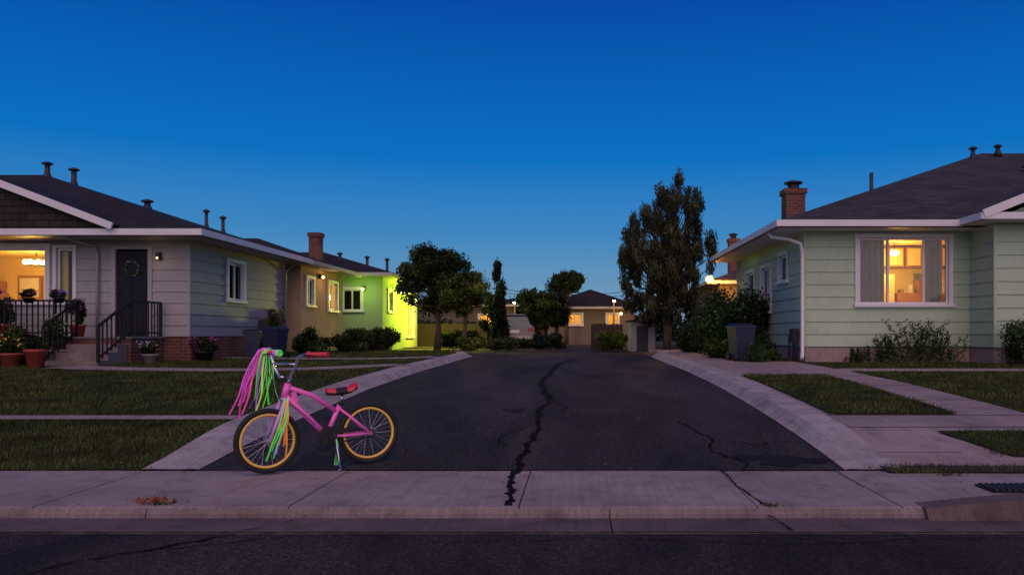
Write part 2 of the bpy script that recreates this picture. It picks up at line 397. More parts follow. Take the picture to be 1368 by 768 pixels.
def tree(name,x,y,z,h,trunk_h,crown,nc,n,size,mats,r=.12,stretch=1,down=False,cs=(.5,.5,.45),lean=0,bark='bark',mult=1):
    e=empty(name,(x,y,z)); mb=MB()
    top=V((lean,0,h*.8)); pts=[V((0,0,-.1)),V((lean*.2+.03,0,trunk_h*.5)),V((lean*.5,.02,trunk_h)),V((lean*.8,-.03,(trunk_h+h*.8)/2)),top]
    mb.tube(pts,[r*1.3,r,r*.85,r*.5,r*.15],bark,8)
    cl=[]
    for (dx,dy,cz,rx,ry,rz) in crown:
        k=max(3,int(nc*rx*ry*rz/sum(c[3]*c[4]*c[5] for c in crown)))
        for i in range(k):
            d=rng.normal(size=3); d/=np.linalg.norm(d); q=rng.uniform(.25,.95)**.5
            c=V((dx+d[0]*rx*q,dy+d[1]*ry*q,cz+d[2]*rz*q)); s=random.uniform(.5,1.25)*mult
            cl.append((c.x,c.y,c.z,cs[0]*s,cs[1]*s,cs[2]*s))
            t=min(.95,max(.0,(c.z-trunk_h*1.1)/(h-trunk_h))*.7); b0=V((lean*.5,.02,trunk_h)).lerp(top,t)
            mid=b0.lerp(c,.5)+V((random.uniform(-.1,.1),random.uniform(-.1,.1),-.08*h*.3+random.uniform(0,.15)))
            mb.tube([b0,mid,c],[r*.35,r*.2,r*.06],bark,5,cap=False)
    mb.build('trunk',e)
    foliage('crown',cl,n,size,mats,e,stretch,down)
    return e
def bush(name,x,y,z,rx,ry,h,n,size,mats,nc=22,stretch=1,down=False,flower=None):
    e=empty(name,(x,y,z)); cl=[]; mb=MB()
    for i in range(nc):
        a=random.uniform(0,2*math.pi); q=math.sqrt(random.random())*.75; u=random.uniform(.15,.8)
        px,py,pz=rx*q*math.cos(a),ry*q*math.sin(a),h*u*(1-.45*q*q)
        cl.append((px,py,pz,rx*.36,ry*.36,h*.24))
        mb.tube([(px*.2,py*.2,-.05),(px*.6,py*.6,pz*.5),(px,py,pz)],[.012,.009,.004],'bark',5,cap=False)
    mb.build('stems',e)
    foliage('leaves',cl,n,size,mats,e,stretch,down)
    if flower:
        fm=pmat('petal_'+name,flower,.5,.15,6); k=60
        d=rng.normal(size=(k,3)); d/=np.linalg.norm(d,axis=1)[:,None]; d[:,2]=abs(d[:,2])
        cent=d*np.array([rx,ry,h*.4])+np.array([0,0,h*.5])
        npmesh('flowers',leafquads(cent,size*.9),4,[fm],np.zeros(len(cent)),e)
    return e
def spray(name,x,y,z,rx,ry,h,ns,mats):
    """loose shrub: many thin leaning stems with small leaves up their length"""
    e=empty(name,(x,y,z)); C_=[]; 
    for i in range(ns):
        bx,by=random.gauss(0,rx*.4),random.gauss(0,ry*.4); a=random.uniform(0,2*math.pi); hh=h*random.uniform(.35,1.1); ln=hh*random.uniform(.1,.55)
        k=int(26*hh/h)+6
        t=rng.random(k)**.8
        C_.append(np.stack([bx+math.cos(a)*ln*t**1.5,by+math.sin(a)*ln*t**1.5,hh*t],1)+rng.normal(0,.018,(k,3)))
    c=np.concatenate(C_); npmesh('leaves',leafquads(c,.024,1.3),4,mats,rng.integers(0,3,len(c)),e); return e
def tuft(name,x,y,z,rx,ry,h,n,mats,w=.006):
    e=empty(name,(x,y,z))
    bx=rng.normal(0,rx*.5,n); by=rng.normal(0,ry*.5,n); a=rng.uniform(0,2*np.pi,n); hh=h*rng.uniform(.3,1.15,n); ln=hh*rng.uniform(.1,.8,n)
    base=np.stack([bx,by,np.zeros(n)-.02],1); d=np.stack([np.cos(a),np.sin(a),np.zeros(n)],1); s=np.stack([-np.sin(a),np.cos(a),np.zeros(n)],1)*w
    up=np.array([0,0,1.0])
    mid=base+d*(ln*.35)[:,None]+up*(hh*.65)[:,None]; tip=base+d*ln[:,None]+up*hh[:,None]
    v=np.stack([base-s*.6,base+s*.6,mid+s,tip,mid-s],1).reshape(-1,3)
    npmesh('blades',v,5,mats,rng.integers(0,3,n),e); return e
def blades(rects,name):
    P=[]
    for x0,x1,y0,y1,dens,h,dz in rects:
        n=int((x1-x0)*(y1-y0)*dens); P.append(np.stack([rng.uniform(x0,x1,n),rng.uniform(y0,y1,n),np.full(n,h),np.full(n,dz)],1))
    P=np.concatenate(P); n=len(P)
    keep=np.ones(n,bool)
    def near(pts,w):
        k=np.zeros(n,bool)
        for a,b in zip(pts[:-1],pts[1:]):
            ax,ay=a;bx,by=b; L=(bx-ax)**2+(by-ay)**2
            t=np.clip(((P[:,0]-ax)*(bx-ax)+(P[:,1]-ay)*(by-ay))/L,0,1)
            k|=np.hypot(P[:,0]-ax-t*(bx-ax),P[:,1]-ay-t*(by-ay))<w
        return k
    keep&=~near(PATH1,.38); keep&=~near(PATH2,.4)
    P=P[keep]; n=len(P)
    z=np.interp(P[:,1],TX,TZ); t=np.clip((P[:,1]-6.1)/1.6,0,1); z=z+.09*t*t*(3-2*t)+P[:,3]-.004
    lumps=np.sin(P[:,0]*2.1+1)*np.sin(P[:,1]*1.7)+np.sin(P[:,0]*5.3)*np.sin(P[:,1]*4.1+2)*.6
    hh=P[:,2]*rng.uniform(.4,1.3,n)*(1+.2*lumps); a=rng.uniform(0,2*np.pi,n); ln=hh*rng.uniform(.2,1.1,n)
    w=.0020+P[:,1]*.00028
    base=np.stack([P[:,0],P[:,1],z],1); s=np.stack([-np.sin(a),np.cos(a),a*0],1)*w[:,None]
    tip=base+np.stack([np.cos(a)*ln,np.sin(a)*ln,hh],1)
    v=np.stack([base-s,base+s,tip],1).reshape(-1,3)
    mi=np.clip((lumps*.5+.75+rng.normal(size=n)*.65).round(),0,2)
    npmesh(name,v,3,LV_g,mi)
blades([(-8,-3.34,6.12,7.7,4200,.034,0),(-12,-3.34,7.96,10.5,2000,.038,0),(-14,-3.36,10.5,17,900,.043,0),(-12,-3.5,17,25,300,.05,0)],'grass')
blades([(2.57,3.86,8.04,12.4,2200,.036,.02),(3.4,6,6.45,7.2,3000,.036,.02),(4.6,12,8.02,13.4,1100,.043,0),(4.7,13,14.2,16,500,.055,0),(2.35,3.5,5.96,6.22,4500,.035,.01),(3.5,5,17,25,200,.06,0)],'grass')
for (x,y,s) in [(-2.55,4.9,.09),(1.18,4.86,.05),(2.75,5.9,.1),(-3.36,6.1,.08),(2.3,6.15,.06)]:
    tuft('weed',x,y,-.005,s,s*.4,.05,50,LV_b,.003)
dl=pmat('dry_leaf',(.25,.08,.03),.8,.4,30)
cent=np.stack([rng.normal(-2.62,.07,70),rng.normal(4.93,.03,70),rng.uniform(.003,.03,70)],1)
npmesh('fallen_leaves',leafquads(cent,.018),4,[dl],np.zeros(70))
cent=np.stack([rng.uniform(-9,6,260),rng.uniform(4.45,9,260),np.zeros(260)],1)
cent[:,2]=[zl(y)+.012 if (x<-3.3 or x>2.5) else (zf(y)+.008 if y>4.84 else -.045) for x,y,_ in cent]
npmesh('fallen_leaves',leafquads(cent,.011),4,[dl],np.zeros(260))
# ------------------------------------------------------------ buildings
class Fr:
    def __init__(s,p0,p1):
        s.p=V((p0[0],p0[1],0)); d=V((p1[0]-p0[0],p1[1]-p0[1],0)); s.L=d.length; s.d=d.normalized(); s.n=V((s.d.y,-s.d.x,0))
    def __call__(s,u,o,v): q=s.p+s.d*u+s.n*o; return (q.x,q.y,v)
    def box(s,mb,u0,u1,o0,o1,v0,v1,m):
        mb.hexa([s(u0,o1,v0),s(u1,o1,v0),s(u1,o0,v0),s(u0,o0,v0),s(u0,o1,v1),s(u1,o1,v1),s(u1,o0,v1),s(u0,o0,v1)],m)
def wall(mb,fr,z0,z1,ops,m,board=0,lip=.024,u0=0,u1=None):
    u1=fr.L if u1 is None else u1
    rows=[]
    if board:
        z=z0
        while z<z1-1e-4: rows.append((z,min(z+board,z1))); z+=board
    else: rows=[(z0,z1)]
    for a,b in rows:
        cuts=sorted({a,b}|{v for o in ops for v in (o[2],o[3]) if a<v<b})
        for c,d in zip(cuts[:-1],cuts[1:]):
            mid=(c+d)/2; seg=[(u0,u1)]
            for o in ops:
                if o[2]<mid<o[3]:
                    ns=[]
                    for s,t in seg:
                        if o[1]<=s or o[0]>=t: ns.append((s,t))
                        else:
                            if o[0]>s: ns.append((s,o[0]))
                            if o[1]<t: ns.append((o[1],t))
                    seg=ns
            oc=lip*(1-(c-a)/board) if board else 0; od=lip*(1-(d-a)/board)+.0005 if board else 0
            for s,t in seg:
                mb.poly([fr(s,oc,c),fr(t,oc,c),fr(t,od,d),fr(s,od,d)],m)
                if board and abs(c-a)<1e-6: mb.poly([fr(s,0,c),fr(t,0,c),fr(t,oc,c),fr(s,oc,c)],m)
def window(par,fr,op,lit=False,mull=(.5,),frame='white',fw=.05,trim=.09,curt=None,hbar=None,depth=.9,sill=True,el=.4,er=.4):
    u0,u1,v0,v1=op; mb=MB()
    for q in ([(u0,.02,v0),(u0,-.12,v0),(u0,-.12,v1),(u0,.02,v1)],[(u1,.02,v0),(u1,.02,v1),(u1,-.12,v1),(u1,-.12,v0)],
              [(u0,.02,v1),(u0,-.12,v1),(u1,-.12,v1),(u1,.02,v1)],[(u0,.02,v0),(u1,.02,v0),(u1,-.12,v0),(u0,-.12,v0)]):
        mb.poly([fr(*p) for p in q],frame)
    t=trim
    fr.box(mb,u0-t,u0+.005,.0,.045,v0-.002,v1+.002,frame); fr.box(mb,u1-.005,u1+t,.0,.045,v0-.002,v1+.002,frame)
    fr.box(mb,u0-t-.01,u1+t+.01,0,.05,v1+.002,v1+t,frame); 
    if sill: fr.box(mb,u0-t-.03,u1+t+.03,0,.085,v0-.06,v0-.002,frame)
    fr.box(mb,u0+.005,u0+fw,-.07,-.02,v0+.001,v1-.001,frame); fr.box(mb,u1-fw,u1-.005,-.07,-.02,v0+.001,v1-.001,frame)
    fr.box(mb,u0+fw,u1-fw,-.07,-.02,v0+.001,v0+fw,frame); fr.box(mb,u0+fw,u1-fw,-.07,-.02,v1-fw,v1-.001,frame)
    for f in mull:
        um=u0+(u1-u0)*f; fr.box(mb,um-.022,um+.022,-.075,-.015,v0+fw,v1-fw,frame)
    if hbar:
        for f in hbar: vm=v0+(v1-v0)*f; fr.box(mb,u0+fw,u1-fw,-.072,-.018,vm-.02,vm+.02,frame)
    mb.build('window_frame',par)
    mb=MB(); mb.poly([fr(u0+fw,-.045,v0+fw),fr(u1-fw,-.045,v0+fw),fr(u1-fw,-.045,v1-fw),fr(u0+fw,-.045,v1-fw)],'glass'); mb.build('window_glass',par)
    mb=MB(); m='room' if lit else 'roomdark'; D=-depth; e=1 if lit else 0
    a,b,c,d=u0-e*el,u1+e*er,v0-e*.45,v1+e*.08
    mb.poly([fr(a,D,c),fr(b,D,c),fr(b,D,d),fr(a,D,d)],m)
    mb.poly([fr(a,-.12,c),fr(a,D,c),fr(a,D,d),fr(a,-.12,d)],m); mb.poly([fr(b,D,c),fr(b,-.12,c),fr(b,-.12,d),fr(b,D,d)],m)
    mb.poly([fr(a,-.12,d),fr(b,-.12,d),fr(b,D,d),fr(a,D,d)],m); mb.poly([fr(a,-.12,c),fr(b,-.12,c),fr(b,D,c),fr(a,D,c)],m)
    if e:
        for q in ((a,u0,c,d),(u1,b,c,d),(u0,u1,c,v0),(u0,u1,v1,d)):
            mb.poly([fr(q[0],-.121,q[2]),fr(q[1],-.121,q[2]),fr(q[1],-.121,q[3]),fr(q[0],-.121,q[3])],m)
    mb.build('room',par)
    for cc in (curt or []):
        mb=MB(); n=int((cc[1]-cc[0])/.025); prev=None
        for i in range(n+1):
            u=cc[0]+(cc[1]-cc[0])*i/n; o=-.17+.02*math.sin(i*1.35)+.008*math.sin(i*.6)
            if prev: mb.poly([fr(prev[0],prev[1],v0-.02),fr(u,o,v0-.02),fr(u,o,v1+.02),fr(prev[0],prev[1],v1+.02)],cc[2] if len(cc)>2 else 'curtain',True)
            prev=(u,o)
        mb.build('curtain',par)
def plight(name,loc,col,p,r,par):
    l=bpy.data.lights.new(name,'POINT'); l.color=col; l.energy=p; l.shadow_soft_size=r
    o=bpy.data.objects.new(name,l); o.location=loc; return link(o,par)
def ventpipe(par,x,y,z,h,r=.05,cap=True):
    mb=MB(); mb.tube([(x,y,z-.4),(x,y,z+h)],r,'metal',10)
    mb.tube([(x,y,z-.12),(x,y,z+.06)],[r*2,r*1.2],'metal',10)
    if cap: mb.tube([(x,y,z+h+.01),(x,y,z+h+.05),(x,y,z+h+.10)],[r*2.0,r*2.0,r*.5],'metal',10)
    mb.build('vent_pipe',par)
def chimney(par,x,y,z0,z1,w,m='brick',pot=True):
    mb=MB(); mb.box(x-w/2,x+w/2,y-w/2,y+w/2,z0,z1-.13,m)
    mb.box(x-w/2-.04,x+w/2+.04,y-w/2-.04,y+w/2+.04,z1-.13,z1,m)
    if pot:
        mb.tube([(x,y,z1),(x,y,z1+.14)],w*.3,'metal',12); mb.tube([(x,y,z1+.15),(x,y,z1+.19),(x,y,z1+.24)],[w*.48,w*.48,w*.1],'metal',12)
    mb.build('chimney',par)
def gutter(mb,a,b,m='white',w=.11,h=.13): mb.beam(a,b,w,h,m)

# ---- mint siding house
H=empty('mint_siding_house')
WF=Fr((4.82,16.8),(8.3,16.8)); WL=Fr((4.82,23.9),(4.82,16.8)); WG=Fr((8.3,15.8),(15.5,15.8)); WS=Fr((8.3,16.8),(8.3,15.8))
zb=.77; zt=3.22
opF=(1.13,3.03,1.66,3.06)
ya=lambda y:23.9-y
opL=[(ya(18.85),ya(18.15),2.25,2.85),(ya(20.6),ya(19.7),1.6,2.7),(ya(22.4),ya(21.5),1.9,2.7)]
opG=(2.2,4.0,1.66,3.0)
mb=MB()
wall(mb,WF,zb,zt,[opF],'sid_mint',.262); wall(mb,WL,zb,zt,opL,'sid_mint',.262)
wall(mb,WG,zb,zt,[opG],'sid_mint',.262); wall(mb,WS,zb,zt,[],'sid_mint',.262)
for f in (WF,WL,WG,WS): f.box(mb,-.0,f.L,-.1,-.012,.2,zb-.001,'foundation')
mb.box(15.5,15.6,15.8,24,.2,zt,'sid_mint'); mb.box(4.83,15.5,23.9,24.0,.2,zt,'sid_mint')
mb.box(4.785,4.84,16.765,16.82,zb,zt,'sid_mint'); mb.box(8.265,8.32,15.765,15.82,zb,zt,'sid_mint')
mb.build('walls',H)
window(H,WF,opF,lit=True,mull=(.33,.73),curt=[(1.2,1.74),(2.54,2.98)],depth=2.6,fw=.045,trim=.08,er=1.6)
for i,o in enumerate(opL): window(H,WL,o,mull=(.5,) if i==1 else (),curt=[(o[0]+.05,o[1]-.05)] if i!=1 else [])
window(H,WG,opG,lit=False)
mb=MB()
for i in range(5): mb.box(7.0+i*.42,7.38+i*.42,18.95,19.3,2.62,3.10,'wood')
for i in range(5): mb.box(7.04+i*.42,7.34+i*.42,18.93,18.949,2.66,3.06,'room')
mb.box(6.9,7.55,18.9,19.38,1.22,2.45,'room'); mb.box(7.2,7.22,18.88,18.899,1.3,2.4,'wood'); mb.box(7.6,9.2,18.8,19.38,1.22,2.0,'wood')
for i in range(6): mb.box(7.7+i*.2,7.78+i*.2,18.9,19.1,2.001,2.1+.1*(i%3),'white' if i%2 else 'wood')
mb.box(8.2,8.6,19.34,19.38,2.1,2.5,'curtain')
mb.tube([(7.35,18.4,3.12),(7.35,18.4,2.98)],.01,'metal',6)
mb.build('kitchen_cabinets',H)
mb=MB(); mb.sphere((7.35,18.4,2.9),.10,'bulb',sc=(1,1,.7)); mb.build('kitchen_lamp',H)
plight('kitchen_light',(7.35,18.3,2.6),(1,.58,.13),46,.12,H)
ez=3.33; A=(4.1,16.15,ez); B=(4.1,24.2,ez); R=(12.5,24.6,6.6); R2=(18,24.6,6.6); D2=(26,16.15,ez)
mb=MB()
mb.poly([A,R,B],'shingle_r'); mb.poly([A,D2,R2,R],'shingle_r'); mb.poly([B,R,R2,(26,33,ez),(12,33,ez)],'shingle_r')
mb.poly([D2,(26,33,ez),R2],'shingle_r')
s=ez-.14
mb.poly([(4.1,16.15,s),(4.1,24.2,s),(4.9,24.2,s),(4.9,16.15,s)],'white'); mb.poly([(4.9,16.15,s),(4.9,16.9,s),(16,16.9,s),(16,16.15,s)],'white')
gx0,gx1,gz=7.85,16.0,3.36; gp=(gx0+gx1)/2; gh=gz+.40*(gp-gx0); gy=15.25
mb.poly([(gx0,gy,gz),(gp,gy,gh),(gp,22.0,gh),(gx0,16.6,gz)],'shingle_r'); mb.poly([(gx1,gy,gz),(gx1,16.6,gz),(gp,22,gh),(gp,gy,gh)],'shingle_r')
mb.poly([(gx0,gy,gz-.13),(gx1,gy,gz-.13),(gx1,16.2,gz-.13),(gx0,16.2,gz-.13)],'white')
mb.poly([(gx0+.3,15.78,gz-.12),(gx1-.3,15.78,gz-.12),(gp,15.78,gh-.1)],'sid_mint')
mb.build('roof',H)
mb=MB()
gutter(mb,(4.1,16.15,ez-.05),(4.1,24.2,ez-.05)); gutter(mb,(4.05,16.15,ez-.052),(gx0,16.15,ez-.052))
gutter(mb,(gx0-.05,gy,gz-.06),(gx0-.05,16.6,gz-.06))
mb.beam((gx0-.06,gy-.02,gz-.03),(gp,gy-.02,gh-.0),.05,.16,'white'); mb.beam((gx1,gy-.02,gz-.03),(gp,gy-.02,gh-.0),.05,.16,'white')
gutter(mb,(gx0-.08,gy+.03,gz-.06),(gx1,gy+.03,gz-.06))
mb.build('gutters',H)
mb=MB()
mb.tube([(4.12,17.0,3.2),(4.14,16.9,3.08),(4.45,16.72,3.02),(4.70,16.70,2.92),(4.74,16.70,2.75),(4.74,16.70,.62),(4.70,16.6,.52)],.04,'white',10)
mb.build('downpipe',H)
mb=MB()
for y in (17.2,17.45,17.8): mb.tube([(4.75,y,.4),(4.75,y,1.0)],.02,'metal',8)
mb.box(4.68,4.8,17.15,17.5,.85,1.15,'metal'); mb.build('gas_meter',H)
def zR(x): return ez+.389*(x-4.1)
chimney(H,5.5,20.2,3.3,4.68,.48)
ventpipe(H,8.0,21.6,zR(8.0),.55,.05,cap=False); ventpipe(H,11.9,23.9,6.35,.20,.06); ventpipe(H,12.7,24,6.5,.14,.06); ventpipe(H,12.2,21.5,5.4,.12,.08)
# ---- grey siding house
H=empty('grey_siding_house')
WF=Fr((-18,17.2),(-8.35,17.2)); WS=Fr((-8.35,17.2),(-8.35,22.8)); uf=lambda x:x+18
zb=.98; zt=3.1
o1=(uf(-14.0),uf(-11.45),1.72,2.88); o2=(uf(-11.22),uf(-10.85),1.72,2.88); od=(uf(-9.98),uf(-9.2),.98,2.86)
os1=(1.87,2.75,1.85,2.75)
mb=MB(); wall(mb,WF,zb,zt,[o1,o2,od],'sid_grey',.24); wall(mb,WS,zb,zt,[os1],'sid_grey',.24)
WF.box(mb,0,WF.L,-.1,-.012,.2,zb-.001,'brick'); WS.box(mb,0,WS.L,-.1,.03,.2,zb-.012,'brick')
mb.box(-8.385,-8.33,17.165,17.22,zb,zt,'sid_grey')
mb.box(-18,-8.36,22.8,22.9,.2,zt,'sid_grey'); mb.build('walls',H)
window(H,WF,o1,lit=True,mull=(.5,),depth=3.0,trim=.10,curt=[(o1[0],o1[0]+.3)],el=2.4)
window(H,WF,o2,mull=(),trim=.07,curt=[]); window(H,WS,os1,mull=(.5,))
mb=MB()
WF.box(mb,od[0]+.04,od[1]-.04,-.06,-.02,od[2],od[3]-.04,'door')
for a,b,c,d in ((.1,.36,.15,.75),(.42,.68,.15,.75),(.1,.36,.85,1.3),(.42,.68,.85,1.3)): WF.box(mb,od[0]+a,od[0]+b,-.02,-.008,od[2]+c,od[2]+d,'door')
WF.box(mb,od[0]-.05,od[0]+.04,-.07,.04,od[2],od[3],'trimgrey'); WF.box(mb,od[1]-.04,od[1]+.05,-.07,.04,od[2],od[3],'trimgrey'); WF.box(mb,od[0]-.05,od[1]+.05,-.07,.042,od[3],od[3]+.07,'trimgrey')
mb.sphere(WF(od[0]+.1,.02,1.95),.03,'metal'); 
mb.build('front_door',H)
mb=MB(); c=V(WF((od[0]+od[1])/2,.01,2.45)); 
for i in range(40):
    a=i/40*2*math.pi; mb.sphere(c+V((.15*math.cos(a)+random.uniform(-.02,.02),random.uniform(-.02,.01),.15*math.sin(a)+random.uniform(-.02,.02))),random.uniform(.012,.026),[LV_b[1],LV_b[2],'curtain'][i%3],6,4)
mb.build('door_wreath',H)
mb=MB(); mb.box(-9.02,-8.94,17.05,17.17,2.62,2.78,'metal'); mb.sphere((-8.98,17.06,2.66),.022,'bulb'); mb.build('porch_lamp',H)
plight('porch_light',(-8.98,16.9,2.6),(1,.6,.25),.6,.04,H)
mb=MB(); cx=-12.75; mb.tube([(cx,18.8,3.1),(cx,18.8,2.8)],.012,'metal',6)
mb.ring((cx,18.8,2.64),(0,0,1),.22,.012,'metal',20,6)
for i in range(8):
    a=i*math.pi/4; mb.sphere((cx+.22*math.cos(a),18.8+.22*math.sin(a),2.72),.06,'bulb',8,6); mb.tube([(cx,18.8,2.66),(cx+.22*math.cos(a),18.8+.22*math.sin(a),2.66)],.008,'metal',5)
mb.build('chandelier',H)
mb=MB(); mb.box(-15.6,-14.4,19.8,20.15,1.3,2.35,'wood'); mb.box(-14.1,-13.5,20.1,20.17,1.9,2.5,'wood'); mb.box(-14.04,-13.56,20.08,20.099,1.96,2.44,'white'); mb.box(-13.3,-12.8,19.9,20.15,1.3,2.7,'white'); mb.build('dining_furniture',H)
plight('dining_light',(cx,18.6,2.35),(1,.58,.13),72,.15,H)
ez=3.17
def zL(x): return ez+.316*(-7.7-x)
A=(-7.7,16.3,ez);B=(-7.7,23.0,ez);R=(-17.2,25.8,zL(-17.2));R2=(-24,25.8,zL(-17.2))
mb=MB(); mb.poly([A,B,R],'shingle_l'); mb.poly([(-34,16.3,ez),A,R,R2],'shingle_l'); mb.poly([R,B,(-34,30,ez),R2],'shingle_l')
s=ez-.13
mb.poly([(-7.7,16.3,s),(-8.4,16.3,s),(-8.4,23,s),(-7.7,23,s)],'trimgrey'); mb.poly([(-34,16.3,s),(-34,17.3,s),(-8.4,17.3,s),(-8.4,16.3,s)],'trimgrey')
gx1=-9.5; gp=-12.9; gh=3.27+.375*(gx1-gp); gy=16.18
mb.poly([(gx1,gy,3.27),(gx1,17,3.27),(gp,21.5,gh),(gp,gy,gh)],'shingle_l'); mb.poly([(2*gp-gx1,gy,3.27),(gp,gy,gh),(gp,21.5,gh),(2*gp-gx1,17,3.27)],'shingle_l')
mb.poly([(gx1-.1,gy+.12,3.2),(gp,gy+.12,gh-.08),(2*gp-gx1+.1,gy+.12,3.2)],'shingle_l')
mb.build('roof',H)
mb=MB(); gutter(mb,(-7.7,16.3,ez-.05),(-7.7,23,ez-.05)); gutter(mb,(-34,16.3,ez-.052),(-7.65,16.3,ez-.052))
mb.beam((gx1+.08,gy-.03,3.22),(gp,gy-.03,gh),.05,.14,'white'); mb.beam((2*gp-gx1,gy-.03,3.24),(gp,gy-.03,gh),.05,.14,'white')
mb.build('gutters',H)
mb=MB(); mb.tube([(-10.55,16.35,3.1),(-10.5,16.6,2.98),(-10.35,17.1,2.93),(-10.3,17.12,2.75),(-10.3,17.12,1.0)],.03,'trimgrey',8)
mb.tube([(-7.72,22.5,3.1),(-8.1,22.6,2.95),(-8.27,22.65,2.8),(-8.27,22.65,.6)],.035,'trimgrey',8); mb.build('downpipe',H)
for t,h,r in ((.97,.35,.08),(.86,.42,.08),(.57,.16,.09),(.35,.42,.05),(.29,.38,.05)):
    x=-7.7-9.5*t;y=23+2.8*t-.25; ventpipe(H,x,y,zL(x),h,r)
mb=MB(); mb.box(-16,-8.9,15.9,17.18,.2,.94,'brick'); mb.box(-16,-8.86,15.86,17.18,.94,.98,'kerbface')
for i in range(3): mb.box(-9.95,-8.95,15.86-.32*(i+1),15.858-.32*i,.3,.83-.15*i,'kerbface')
mb.build('porch',H)
mb=MB()
def rail(a,b,h=.72,sp=.11):
    a=V(a);b=V(b); mb.beam(a+V((0,0,h)),b+V((0,0,h)),.045,.04,'black'); mb.beam(a+V((0,0,.08)),b+V((0,0,.08)),.03,.03,'black')
    n=int((b-a).length/sp)
    for i in range(n+1):
        p=a.lerp(b,i/n); w=.022 if i%10 else .05; mb.beam(p,p+V((0,0,h)),w,w,'black',up=(0,1,0))
rail((-16,15.92,.98),(-9.98,15.92,.98)); rail((-8.93,15.9,.98),(-8.93,17.1,.98)); rail((-8.95,14.9,.5),(-8.93,15.88,.98),.68,.14); rail((-9.97,14.9,.5),(-9.98,15.88,.98),.68,.14)
mb.build('porch_railing',H)
mb=MB()
for y in (20.9,21.15): mb.tube([(-8.2,y,.4),(-8.2,y,1.15)],.02,'metal',8)
mb.box(-8.3,-8.05,20.8,21.25,1.0,1.4,'metal'); mb.box(-8.3,-8.12,21.5,21.85,1.2,1.7,'metal'); mb.build('gas_meter',H)
def hiphouse(name,x0,x1,y0,y1,ze,p,ov,wm,rm,ops=None,base=.2,pw=18):
    H=empty(name); ops=ops or {}
    F={'f':Fr((x0,y0),(x1,y0)),'r':Fr((x1,y0),(x1,y1)),'b':Fr((x1,y1),(x0,y1)),'l':Fr((x0,y1),(x0,y0))}
    mb=MB()
    for k,f in F.items(): wall(mb,f,base,ze-.05,[o[0] for o in ops.get(k,[])],wm)
    mb.build('walls',H)
    for k,l in ops.items():
        for o,lit in l:
            window(H,F[k],o,lit=lit,depth=1.4 if lit else .6)
            if lit:
                c=F[k]((o[0]+o[1])/2,-.8,(o[2]+o[3])/2+.2); plight('room_light',c,(1,.6,.15),pw,.1,H)
    a0,a1,b0,b1=x0-ov,x1+ov,y0-ov,y1+ov; w=min(a1-a0,b1-b0)/2; zr=ze+p*w; mb=MB()
    if a1-a0>b1-b0: r0=(a0+w,(b0+b1)/2,zr); r1=(a1-w,(b0+b1)/2,zr)
    else: r0=((a0+a1)/2,b0+w,zr); r1=((a0+a1)/2,b1-w,zr)
    c=[(a0,b0,ze),(a1,b0,ze),(a1,b1,ze),(a0,b1,ze)]
    if a1-a0>b1-b0: fs=[[c[0],c[1],r1,r0],[c[1],c[2],r1],[c[2],c[3],r0,r1],[c[3],c[0],r0]]
    else: fs=[[c[0],c[1],r0],[c[1],c[2],r1,r0],[c[2],c[3],r1],[c[3],c[0],r0,r1]]
    for f in fs: mb.poly(f,rm)
    mb.poly([(q[0],q[1],ze-.12) for q in c][::-1],'trimgrey')
    for q,s in zip(c,c[1:]+c[:1]): mb.beam((q[0],q[1],ze-.06),(s[0],s[1],ze-.06),.08,.12,'trimgrey')
    mb.build('roof',H)
    return H
H=hiphouse('tan_stucco_house',-20,-8.1,23.4,27.6,3.15,.36,.5,'stucco_tan','shingle_l',{'r':[((.5,1.1,1.9,2.7),False),((2.6,3.5,1.8,2.7),True)]})
chimney(H,-8.6,26.3,3.2,4.35,.36,pot=False)
plight('eave_light',(-7.6,25.2,2.7),(1,.55,.2),6,.08,H)
mb=MB(); mb.box(-8.08,-7.98,24.9,25.0,2.75,2.9,'metal'); mb.sphere((-7.93,24.95,2.8),.04,'bulb'); mb.build('wall_lamp',H)
H=hiphouse('green_stucco_house',-20,-7.3,30,36.5,3.3,.3,.5,'stucco_green','shingle_l',{'f':[((11.2,11.9,1.9,2.7),False)],'r':[((.8,1.6,1.9,2.7),False),((4.2,5.6,.9,2.3),True)]},pw=30)
for x,y in ((-9.5,32),(-8.8,33.5),(-8.2,34.5)): ventpipe(H,x,y,3.7,.5,.06)
mb=MB(); mb.box(-7.28,-7.14,32.4,32.55,2.65,2.85,'metal'); mb.sphere((-7.08,32.47,2.7),.09,'bulb_y'); mb.box(-7.28,-7.14,34.9,35.05,2.4,2.6,'metal'); mb.sphere((-7.08,34.97,2.45),.09,'bulb_y')
mb.box(-8.06,-7.94,29.86,29.98,2.65,2.8,'metal'); mb.sphere((-8.0,29.8,2.7),.05,'bulb_y'); mb.build('wall_lamp',H)  # front fixture and bulb are added, to go with the front fill
plight('wall_light',(-6.2,32.4,2.5),(.75,1,.04),330,.1,H); plight('garage_light',(-6.1,34.9,1.9),(1,.75,.04),420,.1,H); plight('porch_light',(-7.9,29.2,2.6),(.6,1,.1),18,.05,H)  # last one is a weak fill added to brighten the front wall
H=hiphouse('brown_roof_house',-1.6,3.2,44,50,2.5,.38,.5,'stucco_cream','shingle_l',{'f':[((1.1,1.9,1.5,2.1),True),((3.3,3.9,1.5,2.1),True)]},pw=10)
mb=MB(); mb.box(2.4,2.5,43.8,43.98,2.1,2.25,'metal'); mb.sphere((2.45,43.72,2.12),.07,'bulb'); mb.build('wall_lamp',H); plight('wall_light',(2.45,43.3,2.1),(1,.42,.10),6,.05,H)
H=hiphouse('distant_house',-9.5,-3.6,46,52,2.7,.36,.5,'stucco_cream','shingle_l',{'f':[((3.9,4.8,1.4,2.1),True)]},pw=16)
H=hiphouse('distant_house',-24,-14,52,60,2.9,.36,.5,'stucco_cream','shingle_l',{})
